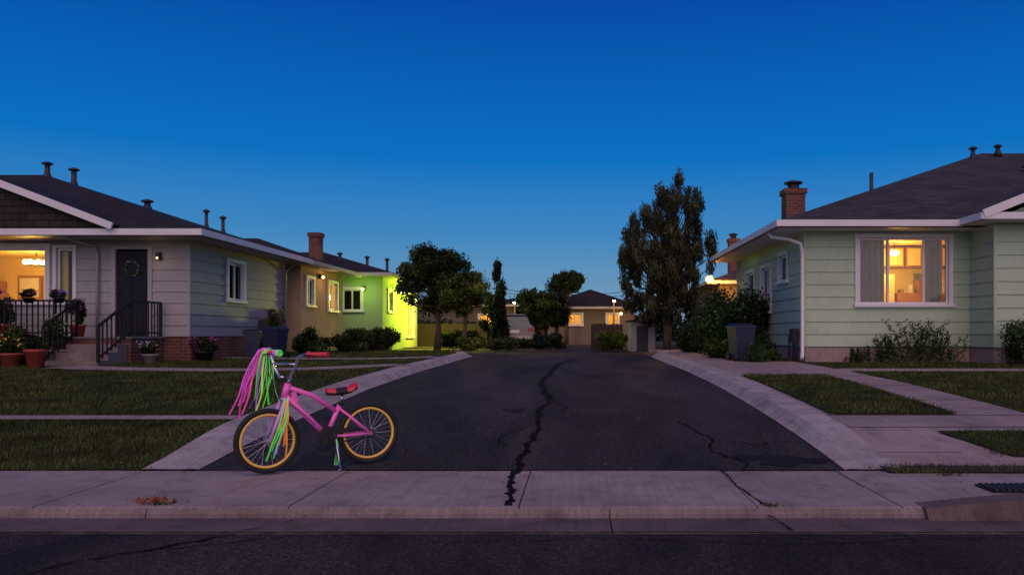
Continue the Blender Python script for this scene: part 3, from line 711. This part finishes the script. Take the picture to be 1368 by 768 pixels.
H=hiphouse('rear_house',5.4,14,30,38,3.0,.36,.5,'stucco_cream','shingle_r',{})
chimney(H,6.5,33,3.0,4.95,.4,pot=True)
mb=MB(); mb.tube([(4.95,29.7,3.1),(4.93,29.5,3.25),(4.90,29.35,3.16)],.025,'metal',8)
c0=V((4.88,29.2,3.02)); mb.tube([c0+V((0,.16,.03)),c0+V((0,.05,.01)),c0],[.05,.11,.14],'halo_o',20); mb.sphere(c0+V((0,-.03,0)),.08,'bulb_o',16,12); mb.build('flood_lamp',H)  # dish behind the bulb is added and glows as its halo
plight('flood_light',(4.85,28.8,2.95),(1,.40,.07),420,.15,H)
def lamp(x,y,z,h,p):
    H=empty('street_lamp',(x,y,z)); mb=MB(); mb.tube([(0,0,0),(0,0,h)],[.05,.035],'metal',8); mb.tube([(0,0,h),(0,-.1,h+.12),(0,-.35,h+.14)],.025,'metal',6); mb.build('post',H)
    mb=MB(); mb.box(-.09,.09,-.5,-.3,h+.10,h+.17,'metal'); mb.sphere((0,-.4,h+.07),.07,'bulb_o',10,8); mb.build('lamp_head',H); plight('lamp_light',(0,-.4,h-.05),(1,.42,.08),p,.08,H)
lamp(1.95,41.5,.45,2.2,90); lamp(-3.4,44,.45,2.2,60)
def fence(x0,x1,y,z0,z1):
    mb=MB(); n=int(abs(x1-x0)/.14)
    for i in range(n):
        x=x0+(x1-x0)*i/n; w=(x1-x0)/n*.96; h=z1+random.uniform(-.02,.02)
        mb.box(x,x+w,y,y+.025,z0,h,'fencewood')
    mb.box(x0,x1,y+.03,y+.07,z0+.2,z0+.29,'fencewood'); mb.box(x0,x1,y+.03,y+.07,z1-.35,z1-.26,'fencewood')
    return mb.build('wooden_fence')
fence(.55,1.75,30,.38,1.4)
fence(-8,-4.2,37.5,.38,1.5)
H=empty('garden_shed'); mb=MB(); mb.box(1.9,2.75,27.8,29.5,.35,1.45,'trimgrey'); mb.box(2.1,2.5,27.77,27.798,.4,1.3,'metal')
mb.hexa([(1.8,27.7,1.45),(2.85,27.7,1.45),(2.85,29.6,1.45),(1.8,29.6,1.45),(1.8,27.7,1.5),(2.85,27.7,1.62),(2.85,29.6,1.62),(1.8,29.6,1.5)],'shingle_r'); mb.build('shed_body',H)
def loft(mb,secs,m):
    for a,b in zip(secs[:-1],secs[1:]):
        n=len(a)
        for k in range(n): mb.poly([a[k],a[(k+1)%n],b[(k+1)%n],b[k]],m)
    mb.poly(secs[0][::-1],m); mb.poly(secs[-1],m)
def car(x,y,z,rot):
    e=empty('parked_car',(x,y,z)); e.rotation_euler=(0,0,rot)
    def sec(yy,w,z0,z1,r=.12): return [(-w,yy,z0+r*.5),(-w+r*.4,yy,z0),(w-r*.4,yy,z0),(w,yy,z0+r*.5),(w,yy,z1-r),(w-r,yy,z1),(-w+r,yy,z1),(-w,yy,z1-r)]
    mb=MB(); loft(mb,[sec(0,.78,.38,.85),sec(.08,.86,.28,.93),sec(.9,.89,.22,.97),(sec(2.9,.89,.22,.95)),sec(4.0,.86,.25,.80),sec(4.3,.74,.33,.66)],'carpaint'); mb.build('body',e)
    mb=MB(); loft(mb,[sec(.25,.70,.93,.97,.02),sec(.75,.60,.93,1.40),sec(1.9,.60,.93,1.42),sec(2.8,.70,.93,.96,.02)],'carpaint')
    mb.poly([(-.62,.30,1.0),(.62,.30,1.0),(.52,.70,1.36),(-.52,.70,1.36)],'carglass')
    for s in (-1,1): mb.poly([(s*.70,.8,1.0),(s*.70,2.4,1.0),(s*.625,1.9,1.34),(s*.625,.95,1.34)],'carglass')
    mb.build('cabin',e)
    mb=MB()
    for s in (-1,1): mb.box(s*.70-.12,s*.70+.12,-.02,.06,.68,.83,'taillight')
    mb.box(-.22,.22,-.015,.02,.62,.74,'white'); mb.box(-.8,.8,-.06,.04,.36,.50,'trimgrey'); mb.build('rear_lights_and_bumper',e)
    mb=MB()
    for s in (-1,1):
        for yy in (.85,3.4): mb.tube([(s*.70,yy,.31),(s*.90,yy,.31)],.31,'black',20); mb.tube([(s*.89,yy,.31),(s*.91,yy,.31)],.18,'metal',14)
    mb.build('wheels',e)
car(-2.55,32.5,zf(31)+.02,.12)
for i,x in enumerate((-5.75,5.4)):
    H=empty('utility_pole',(x,60,.4)); mb=MB(); mb.tube([(0,0,0),(0,0,4.4)],[.12,.09],'bark',8); mb.box(-.6,.6,-.05,.05,3.95,4.05,'bark'); mb.build('pole',H)
mb=MB()
for dy,z in ((0,4.4),(.25,4.15)):
    mb.tube([(-5.75+11.15*t,60+dy,z-.45*(1-(2*t-1)**2)) for t in [i/14 for i in range(15)]],.02,'black',5)
mb.build('power_lines')
# ------------------------------------------------------------ trees
g=zl
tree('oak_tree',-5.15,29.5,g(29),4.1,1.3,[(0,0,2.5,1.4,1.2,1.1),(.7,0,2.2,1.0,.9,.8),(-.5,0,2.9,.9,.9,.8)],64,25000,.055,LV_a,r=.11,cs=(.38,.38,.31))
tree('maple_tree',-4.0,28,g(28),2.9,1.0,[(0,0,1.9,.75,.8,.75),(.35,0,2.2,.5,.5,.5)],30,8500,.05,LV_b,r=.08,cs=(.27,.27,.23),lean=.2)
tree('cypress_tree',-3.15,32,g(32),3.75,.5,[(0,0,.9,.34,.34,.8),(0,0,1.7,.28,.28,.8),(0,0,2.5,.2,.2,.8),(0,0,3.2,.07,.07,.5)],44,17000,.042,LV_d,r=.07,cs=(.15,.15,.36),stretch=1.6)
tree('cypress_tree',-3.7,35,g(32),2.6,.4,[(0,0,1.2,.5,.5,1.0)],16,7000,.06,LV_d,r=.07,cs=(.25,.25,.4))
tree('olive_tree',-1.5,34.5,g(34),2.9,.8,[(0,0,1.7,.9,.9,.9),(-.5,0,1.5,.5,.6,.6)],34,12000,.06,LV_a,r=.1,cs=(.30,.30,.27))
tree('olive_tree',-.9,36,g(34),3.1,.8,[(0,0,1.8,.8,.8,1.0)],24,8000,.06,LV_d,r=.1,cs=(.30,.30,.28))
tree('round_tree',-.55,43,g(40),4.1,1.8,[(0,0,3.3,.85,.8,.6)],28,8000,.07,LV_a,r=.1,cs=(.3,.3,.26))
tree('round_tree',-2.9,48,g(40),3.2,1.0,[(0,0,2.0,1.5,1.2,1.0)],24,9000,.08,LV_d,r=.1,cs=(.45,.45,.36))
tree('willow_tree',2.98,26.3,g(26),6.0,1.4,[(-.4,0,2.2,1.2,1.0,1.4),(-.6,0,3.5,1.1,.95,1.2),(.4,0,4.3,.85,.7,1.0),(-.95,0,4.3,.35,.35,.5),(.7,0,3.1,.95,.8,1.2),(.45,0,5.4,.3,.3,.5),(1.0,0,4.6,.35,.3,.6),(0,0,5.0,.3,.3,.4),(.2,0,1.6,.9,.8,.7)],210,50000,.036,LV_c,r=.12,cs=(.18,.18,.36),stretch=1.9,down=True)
bush('privet_shrub',3.95,20.2,g(20),1.12,1.1,1.9,24000,.042,LV_e,44,flower=(.25,.24,.25))
bush('hedge_shrub',3.3,23.5,g(23),.6,.6,.8,5000,.045,LV_e,14)
bush('hedge_shrub',3.35,18.9,g(19),.45,.4,.55,4000,.04,LV_b,12)
bush('box_shrub',1.2,27.2,g(27),.52,.5,.72,6000,.04,LV_b,18)
bush('box_shrub',-2.3,28.6,g(27),1.0,.5,.42,5500,.045,LV_a,22)
bush('box_shrub',-1.0,28.9,g(28),.7,.5,.6,5000,.05,LV_d,16)
bush('box_shrub',-4.6,31.5,g(31),1.0,.6,.7,6000,.05,LV_a,16)
bush('box_shrub',-3.6,26.9,g(27),.6,.4,.45,3000,.05,LV_b,12)
bush('box_shrub',-6.3,26,g(26),.55,.6,.9,6000,.04,LV_a,16)
bush('box_shrub',-7.2,27,g(26),.5,.6,.8,4000,.045,LV_e,16)
bush('box_shrub',-7.2,21.8,g(22),.5,.5,.75,5000,.04,LV_e,14)
bush('box_shrub',-6.6,23.5,g(23),.6,.5,.7,5000,.045,LV_a,14)
bush('box_shrub',4.1,17.6,g(17),.4,.4,.45,3000,.035,LV_e,12)
bush('rose_bush',-7.85,21.0,g(21),.3,.3,1.35,1600,.035,LV_e,12,flower=(.3,.1,.1))
spray('garden_shrub',6.35,16.25,g(16),.5,.3,.55,60,LV_e); spray('garden_shrub',6.95,16.25,g(16),.5,.3,.85,80,[LV_e[0],LV_e[1],LV_b[1]]); spray('garden_shrub',7.5,16.2,g(16),.45,.3,.65,60,LV_e); spray('garden_shrub',5.8,16.4,g(16),.3,.25,.3,30,LV_a)
bush('box_shrub',8.75,15.2,g(16),.6,.4,1.0,8000,.03,LV_e,22)
bush('box_shrub',9.6,15.2,g(16),.7,.4,1.2,8000,.03,LV_a,22)
spray('garden_shrub',3.8,16.7,g(16),.3,.25,.4,40,LV_e)
for x,h in ((-13.4,.85),(-12.7,.7),(-12.1,.9),(-11.5,.65),(-10.9,.8),(-10.45,.5)): bush('porch_shrub',x,15.45,g(15),.36,.3,h,3200,.032,LV_a,16,flower=random.choice([(.4,.03,.15),(.25,.05,.4),(.5,.2,.03)]))
cl=[(x,64+random.uniform(-4,4),1.0+random.uniform(0,.9),2.4,1.5,1.1) for x in np.arange(-40,45,2.0)]
e=empty('distant_trees'); foliage('foliage',cl,26000,.2,LV_d,e)
cl=[(x,42.5+random.uniform(-.5,.5),.8+random.uniform(0,.5),.9,.6,.6) for x in np.arange(-12,-4,.6)]
e=empty('background_hedge'); foliage('foliage',cl,12000,.09,LV_d,e)
def pot(name,x,y,z,r,h,m,plant,fl=None,ph=.35):
    e=empty(name,(x,y,z)); mb=MB(); mb.tube([(0,0,0),(0,0,h*.85),(0,0,h*.86),(0,0,h)],[r*.7,r*.95,r*1.08,r*1.08],m,16); mb.build('pot',e)
    cl=[(random.uniform(-r,r)*.8,random.uniform(-r,r)*.8,h+ph*random.uniform(.1,.9),r*.5,r*.5,ph*.3) for _ in range(11)]
    foliage('leaves',cl,1500,.03,plant,e)
    if fl:
        fm=pmat('petal',fl,.5,.1,5); cent=np.array([(random.uniform(-r,r)*1.3,random.uniform(-r,r)*1.3,h+ph*random.uniform(.4,1.1)) for _ in range(50)]); npmesh('flowers',leafquads(cent,.03),4,[fm],np.zeros(50),e)
pot('flower_pot',-9.75,14.35,g(14.5),.17,.34,'terracotta',LV_e,None,.25)
pot('flower_pot',-11.2,14.9,g(15),.22,.28,'black',LV_a,(.45,.05,.3),.4)
pot('flower_pot',-10.5,14.8,g(15),.2,.25,'terracotta',LV_e,(.5,.35,.03),.35)
pot('flower_pot',-10.15,15.5,g(15),.2,.3,'foundation',LV_b,(.1,.35,.1),.7)
pot('flower_pot',-8.5,15.9,g(15.5),.15,.20,'foundation',LV_a,(.5,.4,.5),.24)
pot('flower_pot',-7.95,17.0,g(16.5),.2,.22,'black',LV_a,(.35,.03,.25),.28)
for x,c in ((-10.9,(.5,.1,.1)),(-10.3,(.25,.1,.45)),(-11.6,(.5,.1,.3)),(-12.2,(.1,.2,.5))): pot('flower_pot',x,15.85,1.65,.11,.10,'black',LV_e,c,.15)
for x in (-12.5,-11.9,-10.4): pot('flower_pot',x,16.6,.98,.16,.25,'terracotta',LV_a,(.4,.1,.3),.5)
def bin_(x,y,z,s,rot=0,m='bin'):
    e=empty('wheelie_bin',(x,y,z)); e.rotation_euler=(0,0,rot); mb=MB()
    a,b=.21*s,.27*s; h=.85*s
    mb.hexa([(-a,-a,.05*s),(a,-a,.05*s),(a,a,.05*s),(-a,a,.05*s),(-b,-b,h),(b,-b,h),(b,b,h),(-b,b,h)],m); mb.build('body',e)
    mb=MB(); mb.box(-b-.02,b+.02,-b-.02,b+.02,h+.002,h+.03*s,m); mb.hexa([(-b-.02,-b-.02,h+.03*s),(b+.02,-b-.02,h+.03*s),(b+.02,b+.02,h+.03*s),(-b-.02,b+.02,h+.03*s),(-b*.8,-b*.8,h+.09*s),(b*.8,-b*.8,h+.09*s),(b*.8,b*.8,h+.11*s),(-b*.8,b*.8,h+.11*s)],m); mb.build('lid',e)
    mb=MB()
    for sx in (-1,1): mb.tube([(sx*(a+.01),a+.02,.09*s),(sx*(a+.06),a+.02,.09*s)],.09*s,'black',16)
    mb.tube([(-b*.8,b+.07,h*.97),(b*.8,b+.07,h*.97)],.015,'black',8)
    for sx in (-1,1): mb.beam((sx*b*.8,b-.01,h*.97),(sx*b*.8,b+.08,h*.97),.02,.03,'black')
    mb.build('wheels_and_handle',e)
bin_(3.6,17.4,g(17.4),.85,.25); bin_(-7.15,18.9,g(19),.78,-.3); bin_(-7.65,18.9,g(19),.72,.1)
# ------------------------------------------------------------ bicycle
bp_=lambda n,c,r=.35,**k: pmat(n,c,r,.05,8,**k)
pink=bp_('bike_pink',(.95,.17,.56),.3); blk=bp_('bike_rubber',(.012,.012,.013),.75); chrome=bp_('bike_chrome',(.6,.6,.65),.2,metal=.9)
yel=bp_('rim_gold',(.92,.56,.10),.35); red=bp_('grip_red',(.65,.03,.06),.5); lil=bp_('bike_lilac',(.65,.38,.75),.3)
rear=V((-1.65,6.33,0)); front=V((-2.30,5.93,0)); ax=(front-rear); wb=ax.length; ax.normalize(); lat=V((-ax.y,ax.x,0)); lat=lat if lat.y<0 else -lat
BK=empty('childrens_bicycle')
zg=.004
def P(s,h,l=0): 
    q=rear+ax*s+lat*l; return q+V((0,0,h+zg+(.014 if s<.15 else .002)))
Rw=.243
def wheel(s,steer=0,name='wheel'):
    c=P(s,Rw); a=Matrix.Rotation(steer,3,'Z')@lat; mb=MB()
    mb.ring(c,a,Rw-.020,.020,blk,56,10); mb.ring(c,a,Rw-.048,.011,yel,56,8,1.5)
    mb.tube([c-a*.045,c+a*.045],.018,chrome,12); mb.tube([c-a*.06,c+a*.06],.008,chrome,8)
    u=V((0,0,1)); w=a.cross(u).normalized()
    for i in range(28):
        an=2*math.pi*i/28; sg=1 if i%2 else -1; an2=an+(.5 if (i//2)%2 else -.5)
        mb.tube([c+a*.03*sg+(u*math.sin(an2)+w*math.cos(an2))*.016,c+(u*math.sin(an)+w*math.cos(an))*(Rw-.055)],.0014,chrome,4,cap=False)
    for i in range(56):
        an=2*math.pi*i/56
        d=u*math.sin(an)+w*math.cos(an); mb.beam(c+d*(Rw-.004)-a*.012,c+d*(Rw-.004)+a*.012,.008,.006,blk,up=tuple(d))
    return mb.build(name,BK),c,a
st=math.radians(6)
_,cr,_=wheel(0,0,'rear_wheel'); _,cf,af=wheel(wb,st,'front_wheel')
mb=MB()
BB=P(.33,.255); HT=P(.615,.665); HB=P(.645,.565); ST=P(.225,.50)
mb.tube([HB.lerp(HT,.15),HB.lerp(BB,.5)+V((0,0,.01)),BB],.022,pink,12)
mb.tube([HB.lerp(HT,.75),HB.lerp(ST,.5)+V((0,0,.035)),P(.26,.44)],.019,pink,12)
mb.tube([HB,HT],.026,pink,12); mb.tube([BB,ST],.018,pink,12)
mb.tube([BB-lat*.035,BB+lat*.035],.026,blk,14)
for sg in (-1,1):
    mb.tube([BB+lat*.02*sg,P(.2,.25,.045*sg),P(0,Rw,.055*sg)],.011,pink,8)
    mb.tube([P(.235,.46,.012*sg),P(.12,.35,.045*sg),P(0,Rw,.055*sg)],.010,pink,8)
    mb.tube([P(0,Rw,.05*sg),P(0,Rw,.065*sg)],.014,chrome,10)
mb.beam(P(.56,.52),P(.58,.60),.01,.04,pink)
mb.build('frame',BK)
mb=MB(); 
d=(HT-HB).normalized()
crown=HB-d*.02
mb.tube([crown-af*.05,crown+af*.05],.016,lil,10)
for sg in (-1,1): mb.tube([crown+af*.05*sg,crown.lerp(cf,.5)+af*.053*sg,cf+af*.055*sg],[.014,.013,.010],lil,10)
mb.tube([cf-af*.068,cf+af*.068],.009,chrome,8)
mb.build('fork',BK)
mb=MB()
top=HT+d*.05; mb.tube([HT,top],.016,chrome,10); fwd=ax
clamp=top+fwd*.04; mb.beam(top,clamp+fwd*.01,.04,.035,blk)
hl=Matrix.Rotation(math.radians(26),3,'Z')@lat
for sg in (-1,1):
    mb.tube([clamp,clamp+hl*.06*sg,clamp+hl*.12*sg+V((0,0,.07)),clamp+hl*.16*sg+V((0,0,.155)),clamp+hl*.19*sg+V((0,0,.172))-fwd*.02,clamp+hl*.31*sg+V((0,0,.175))-fwd*.08],.0115,chrome,10)
mb.tube([clamp-hl*.135+V((0,0,.10)),clamp+hl*.135+V((0,0,.10))],.008,chrome,8)
mb.build('handlebar',BK)
mb=MB(); ge=[]
for sg in (-1,1):
    a=clamp+hl*.215*sg+V((0,0,.172))-fwd*.03; b=clamp+hl*.34*sg+V((0,0,.176))-fwd*.095
    mb.tube([a,a.lerp(b,.1),a.lerp(b,.12),a.lerp(b,.9),b],[.027,.027,.018,.018,.022],red,12); ge.append(b)
    lv=a+fwd*.03; mb.tube([a,lv,lv+hl*.09*sg+V((0,0,-.01))-fwd*.03],.006,blk,6)
mb.build('grips',BK)
mb=MB()
mb.tube([clamp+hl*.17+V((0,0,.17))+fwd*.02,clamp+fwd*.1+V((0,0,.1)),HB+fwd*.06,HB.lerp(BB,.3)+lat*.02,BB.lerp(HB,.3)+lat*.025],.003,blk,6)
mb.tube([clamp-hl*.17+V((0,0,.17))+fwd*.02,clamp+fwd*.12+V((0,0,.05)),crown+fwd*.04],.003,blk,6); mb.build('brake_cables',BK)
mb=MB(); sp=P(.205,.575); mb.tube([ST,sp],.012,chrome,10); mb.tube([ST-V((0,0,.02)),ST+V((0,0,.01))],.022,blk,12)
n=14; secs=[]
for i in range(n+1):
    t=i/n; s=.10+.235*t
    w=.062*(1-t)**.7+.018*(t>0)*1.0+.006; w=w*(1 if t>.08 else .8) ; w=w*(.75 if t>.96 else 1)
    h=.612+.025*(1-t)**2-.008*math.sin(t*3.1)
    secs.append((s,w,h))
prof=lambda s,w,h:[P(s,h-.045,w*.55),P(s,h-.025,w),P(s,h,w*.8),P(s,h+.010,w*.3),P(s,h+.010,-w*.3),P(s,h,-w*.8),P(s,h-.025,-w),P(s,h-.045,-w*.55)]
for (s0,w0,h0),(s1,w1,h1) in zip(secs[:-1],secs[1:]):
    a=prof(s0,w0,h0); b=prof(s1,w1,h1)
    for k in range(8):
        m=red if k in(1,2,3,4) and (s0<.17 or s0>.26) else blk
        mb.poly([a[k],b[k],b[(k+1)%8],a[(k+1)%8]],m,True)
mb.poly(prof(*secs[0]),blk); mb.poly(prof(*secs[-1])[::-1],blk)
mb.build('saddle',BK)
mb=MB()
cs=BB+lat*.045
mb.ring(cs,lat,.062,.006,blk,28,6); mb.tube([cs-lat*.003,cs+lat*.003],.05,blk,24)
mb.ring(P(0,Rw,.045),lat,.028,.005,blk,18,6)
mb.tube([cs+V((0,0,.062)),P(0,Rw+.028,.045)],.005,blk,6); mb.tube([cs-V((0,0,.062)),P(0,Rw-.028,.045)],.005,blk,6)
q=cs+lat*.012
mb.poly([q+ax*.06+V((0,0,.05)),q+ax*.02+V((0,0,.08)),q-ax*.04+V((0,0,.07)),P(.12,Rw+.045,.058),P(.12,Rw+.02,.058),q-ax*.05+V((0,0,.02)),q-ax*.03-V((0,0,.03)),q+ax*.03-V((0,0,.03)),q+ax*.065+V((0,0,.0))],blk)
for sg in (-1,1):
    c0=BB+lat*.055*sg; dirc=(ax*.05*sg+V((0,0,-.125*sg))); e1=c0+dirc+lat*.012*sg
    mb.tube([c0,e1],.009,blk,8); a=lat*.0; b=lat*.09*sg; f=ax*.04; u=V((0,0,.01))
    mb.hexa([e1+a-f-u,e1+b-f-u,e1+b+f-u,e1+a+f-u,e1+a-f+u,e1+b-f+u,e1+b+f+u,e1+a+f+u],blk)
mb.tube([P(.27,.235,.03),P(.26,.12,.07),P(.255,.0,.12),P(.275,-.0,.13)],.007,chrome,8)
mb.build('cranks_and_pedals',BK)
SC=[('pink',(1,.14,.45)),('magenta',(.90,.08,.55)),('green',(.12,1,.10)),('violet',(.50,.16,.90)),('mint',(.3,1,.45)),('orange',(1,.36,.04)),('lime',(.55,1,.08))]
sm=[pmat('streamer_'+n,c,.4,.08,12,emit=c,es=.10) for n,c in SC]  # faint emission put into the ribbon colours to brighten them; no light source
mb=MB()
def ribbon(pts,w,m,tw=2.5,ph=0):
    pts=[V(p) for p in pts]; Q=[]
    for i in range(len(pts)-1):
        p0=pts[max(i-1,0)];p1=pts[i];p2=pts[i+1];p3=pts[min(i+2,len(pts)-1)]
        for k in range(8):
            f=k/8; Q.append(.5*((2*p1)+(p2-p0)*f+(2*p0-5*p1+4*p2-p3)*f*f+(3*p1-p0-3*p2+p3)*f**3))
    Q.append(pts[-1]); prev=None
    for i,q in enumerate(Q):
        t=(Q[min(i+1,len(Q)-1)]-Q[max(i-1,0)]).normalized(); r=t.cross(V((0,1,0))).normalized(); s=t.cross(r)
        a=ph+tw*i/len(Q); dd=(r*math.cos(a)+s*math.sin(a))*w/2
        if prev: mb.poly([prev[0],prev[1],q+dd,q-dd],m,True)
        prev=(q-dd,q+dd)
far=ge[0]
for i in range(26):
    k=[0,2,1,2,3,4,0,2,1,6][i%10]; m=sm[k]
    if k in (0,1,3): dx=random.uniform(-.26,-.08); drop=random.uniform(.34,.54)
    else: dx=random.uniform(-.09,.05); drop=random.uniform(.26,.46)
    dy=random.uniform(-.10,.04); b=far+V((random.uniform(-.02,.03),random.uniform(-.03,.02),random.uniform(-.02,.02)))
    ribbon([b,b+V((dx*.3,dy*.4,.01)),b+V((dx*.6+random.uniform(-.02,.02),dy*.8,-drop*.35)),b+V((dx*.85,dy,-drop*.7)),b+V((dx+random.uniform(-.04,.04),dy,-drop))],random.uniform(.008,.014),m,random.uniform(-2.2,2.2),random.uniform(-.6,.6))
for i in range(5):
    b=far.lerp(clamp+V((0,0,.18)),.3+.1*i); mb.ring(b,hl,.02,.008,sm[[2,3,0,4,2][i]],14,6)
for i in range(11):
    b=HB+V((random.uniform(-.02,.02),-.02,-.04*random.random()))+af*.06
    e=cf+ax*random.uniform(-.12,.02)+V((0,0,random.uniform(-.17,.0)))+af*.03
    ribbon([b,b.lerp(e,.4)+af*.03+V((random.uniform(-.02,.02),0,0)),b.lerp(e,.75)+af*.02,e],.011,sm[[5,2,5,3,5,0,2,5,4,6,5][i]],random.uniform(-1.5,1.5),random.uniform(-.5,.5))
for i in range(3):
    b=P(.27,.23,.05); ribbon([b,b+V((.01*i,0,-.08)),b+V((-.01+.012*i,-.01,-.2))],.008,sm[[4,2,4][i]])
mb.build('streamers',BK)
# ------------------------------------------------------------ world, sun, camera
w=bpy.data.worlds.new('World'); C.scene.world=w; w.use_nodes=True; nt=w.node_tree; bg=nt.nodes['Background']; L=nt.links
sky=nt.nodes.new('ShaderNodeTexSky'); sky.sky_type='NISHITA'; sky.sun_disc=False
sky.sun_elevation=math.radians(1.0); sky.sun_rotation=math.radians(180); sky.altitude=0; sky.air_density=1.0; sky.dust_density=.3; sky.ozone_density=4.0
tc=nt.nodes.new('ShaderNodeTexCoord'); sx=nt.nodes.new('ShaderNodeSeparateXYZ'); L.new(tc.outputs['Generated'],sx.inputs[0])
rp=nt.nodes.new('ShaderNodeValToRGB'); cr_=rp.color_ramp; L.new(sx.outputs['Z'],rp.inputs['Fac'])
stops=[(0,(.20,.32,.46)),(.05,(.14,.29,.47)),(.12,(.045,.22,.48)),(.21,(.0,.145,.475)),(.38,(.0,.058,.335)),(1,(.0,.028,.17))]
cr_.elements[0].position=0; cr_.elements[0].color=stops[0][1]+(1,); cr_.elements[1].position=1; cr_.elements[1].color=stops[-1][1]+(1,)
for p,c in stops[1:-1]: e=cr_.elements.new(p); e.color=c+(1,)
scl=nt.nodes.new('ShaderNodeMixRGB'); scl.blend_type='MULTIPLY'; scl.inputs[0].default_value=1; scl.inputs[2].default_value=(.02,.035,.05,1); L.new(sky.outputs[0],scl.inputs[1])
add=nt.nodes.new('ShaderNodeMixRGB'); add.blend_type='ADD'; add.inputs[0].default_value=1; L.new(rp.outputs[0],add.inputs[1]); L.new(scl.outputs[0],add.inputs[2])
L.new(add.outputs[0],bg.inputs['Color']); bg.inputs['Strength'].default_value=1.0
sl=bpy.data.lights.new('sun','SUN'); sl.energy=1.85; sl.angle=math.radians(80); sl.color=(1,.64,.54)
so=bpy.data.objects.new('sun',sl); link(so); dirv=V((-.05,.75,-.58)); so.rotation_euler=dirv.to_track_quat('-Z','Y').to_euler()
cam=bpy.data.cameras.new('camera'); co=bpy.data.objects.new('camera',cam); link(co); C.scene.camera=co
co.location=(0,0,1.05); co.rotation_euler=(math.pi/2,0,0); cam.lens=28; cam.sensor_width=36
cam.shift_x=-.0629; cam.shift_y=.0446; cam.clip_end=2000; cam.clip_start=.05
C.scene.view_settings.view_transform='Standard'; C.scene.view_settings.look='None'; C.scene.view_settings.exposure=0
